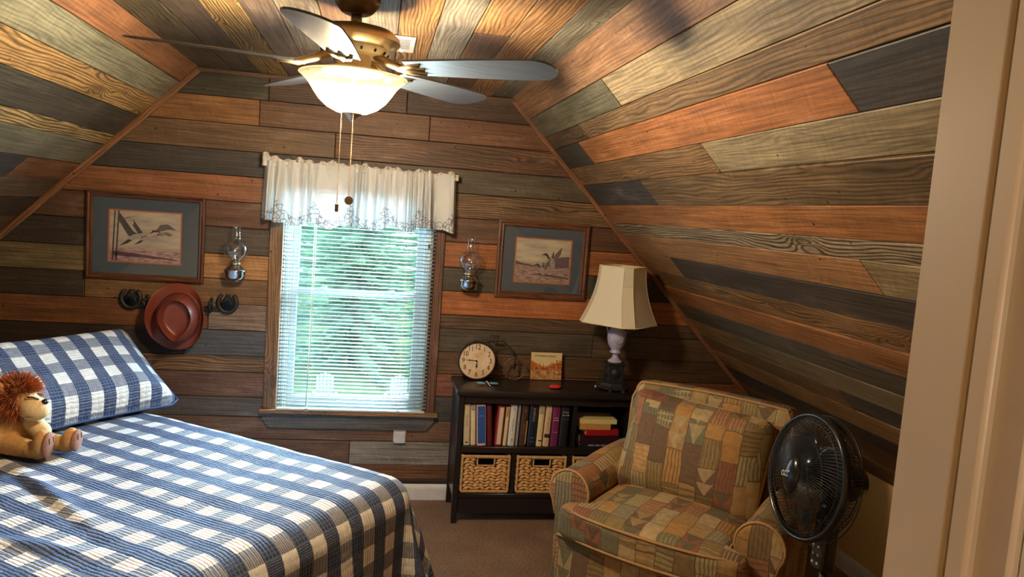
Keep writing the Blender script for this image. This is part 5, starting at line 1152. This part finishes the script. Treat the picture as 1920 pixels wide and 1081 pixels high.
# ================================================================== PEDESTAL FAN
bpl = plain('glossy_black_plastic', (.012, .012, .014, 1), .22, var=.1, sc=30); bwi = plain('black_coated_wire', (.02, .02, .022, 1), .3, .3)
PFX, PFY = 1.455, -2.03
pf_ = thing('pedestal_fan', 'black oscillating pedestal fan with wire grille beside the armchair', 'fan', (PFX, PFY, 0))
HC = V((-.005, 0, .872)); dirn = V((-.985, -.03, .13)).normalized(); xx_ = V((0, 0, 1)).cross(dirn).normalized(); zz2 = dirn.cross(xx_)
H4 = M(((xx_.x, zz2.x, dirn.x, HC.x), (xx_.y, zz2.y, dirn.y, HC.y), (xx_.z, zz2.z, dirn.z, HC.z), (0, 0, 0, 1)))
RG = .200
def gz(r_): return .030+.050*(1-(r_/RG)**2.2)
fg = MB()
for i in range(96):
    a = 2*pi*i/96; pts = []
    for j in range(7): r_ = .045+(RG-.045)*j/6; q1 = a+.35*(1-j/6); pts.append(H4 @ V((r_*cos(q1), r_*sin(q1), gz(r_))))
    fg.tube(pts, .0012, 4, cap=False)
for r_ in (.075, .13, .18): fg.tube([H4 @ V((r_*cos(2*pi*k_/48), r_*sin(2*pi*k_/48), gz(r_)-.0015)) for k_ in range(48)], .0016, 5, closed=True)
make('front_grille', fg, bwi, pf_, smooth=True, kind='stuff')
rg_ = MB()
for i in range(96):
    a = 2*pi*i/96; rg_.tube([H4 @ V((r_*cos(a), r_*sin(a), zz_)) for r_, zz_ in ((RG, .018), (RG-.004, -.02), (.17, -.055), (.10, -.075), (.05, -.08))], .0011, 4, cap=False)
for r_, zz_ in ((.205, -.03), (.15, -.062)): rg_.tube([H4 @ V((r_*cos(2*pi*k_/48), r_*sin(2*pi*k_/48), zz_)) for k_ in range(48)], .002, 5, closed=True)
make('rear_grille', rg_, bwi, pf_, smooth=True, kind='stuff')
make('grille_rim', MB().lathe([(RG-.004, .010), (RG+.006, .012), (RG+.008, .022), (RG+.005, .034), (RG-.004, .036), (RG-.006, .022)], 64, mtx=H4, cap=False), bpl, pf_, smooth=True)
hub = make('hub_cap', MB().ell((0, 0, .076), (.044, .062, .020), H4, 24, 12), bpl, pf_, smooth=True)
tmx = M.Translation(V((PFX, PFY, 0))) @ H4
wl = plain('pale_logo_ink', rgb(220, 224, 222), .4)
text('logo_lettering', 'O', .026, tmx @ M.Translation((-.024, -.006, .0945)), hub, wl, .0003, sx=.8); lg = MB()
for i_, (x_, y_, w__, h__) in enumerate(((-.008, .006, .005, .007), (-.002, .008, .004, .003), (.004, .009, .004, .004), (.010, .012, .003, .008), (-.007, -.007, .006, .008), (.001, -.007, .004, .004), (.007, -.006, .004, .005))): lg.box((x_, y_, .0965), (w__, h__*.6, .0006), H4)
make('logo_strokes', lg, wl, hub)
for k_ in range(3):
    a0 = 2*pi*k_/3+.5; bl_ = MB()
    def bfn(u_, v_, a0=a0):
        r_ = .035+.142*u_; wv = (.30+.75*sin(pi*min(1, u_*.8+.15)))*(v_-.5)*1.35; a = a0+wv; return H4 @ V((r_*cos(a), r_*sin(a), .0+.038*(v_-.5)*1.2))
    bl_.grid(bfn, 12, 10); make('fan_blade', bl_, plain('smoked_black_blade', (.02, .02, .024, 1), .12), pf_, smooth=True, mods=[('SOLIDIFY', dict(thickness=.002))])
make('blade_hub', MB().lathe([(.036, -.03), (.040, .0), (.034, .04)], 24, mtx=H4), bpl, pf_, smooth=True)
make('motor', MB().lathe([(.055, -.078), (.062, -.09), (.064, -.14), (.052, -.175), (.02, -.185)], 28, mtx=H4), bpl, pf_, smooth=True)
make('neck', MB().rbox(.06, .07, .12, .02, mtx=M.Translation((.095, .02, .80))), bpl, pf_, smooth=True)
pole = MB().tube([(.085, .015, .03), (.085, .015, .62)], .014, 14).rbox(.055, .062, .24, .016, mtx=M.Translation((.085, .018, .66)))
make('pole', pole, bpl, pf_, smooth=True)
cp_ = make('control_panel', MB().rbox(.020, .046, .19, .008, mtx=M.Translation((.047, .0, .655)) @ M.Rotation(radians(14), 4, 'Z')), plain('dark_grey_panel', (.05, .052, .056, 1), .3), pf_, smooth=True)
for i in range(3):
    for dy in (-.010, .010): make('button', MB().ell((.0365-dy*.24, dy*1.0, .655-.075+.028*i), (.003, .0055, .0055)), plain('silver_buttons', rgb(176, 180, 184), .3), cp_, smooth=True)
make('display', MB().box((.0368, 0, .715), (.002, .024, .034), M.Identity(4)), plain('grey_display', rgb(96, 104, 112), .15), cp_)
make('base', MB().lathe([(.15, 0), (.152, .008), (.135, .018), (.06, .028), (.024, .045)], 40, (.085, .015, 0)), bpl, pf_, smooth=True)
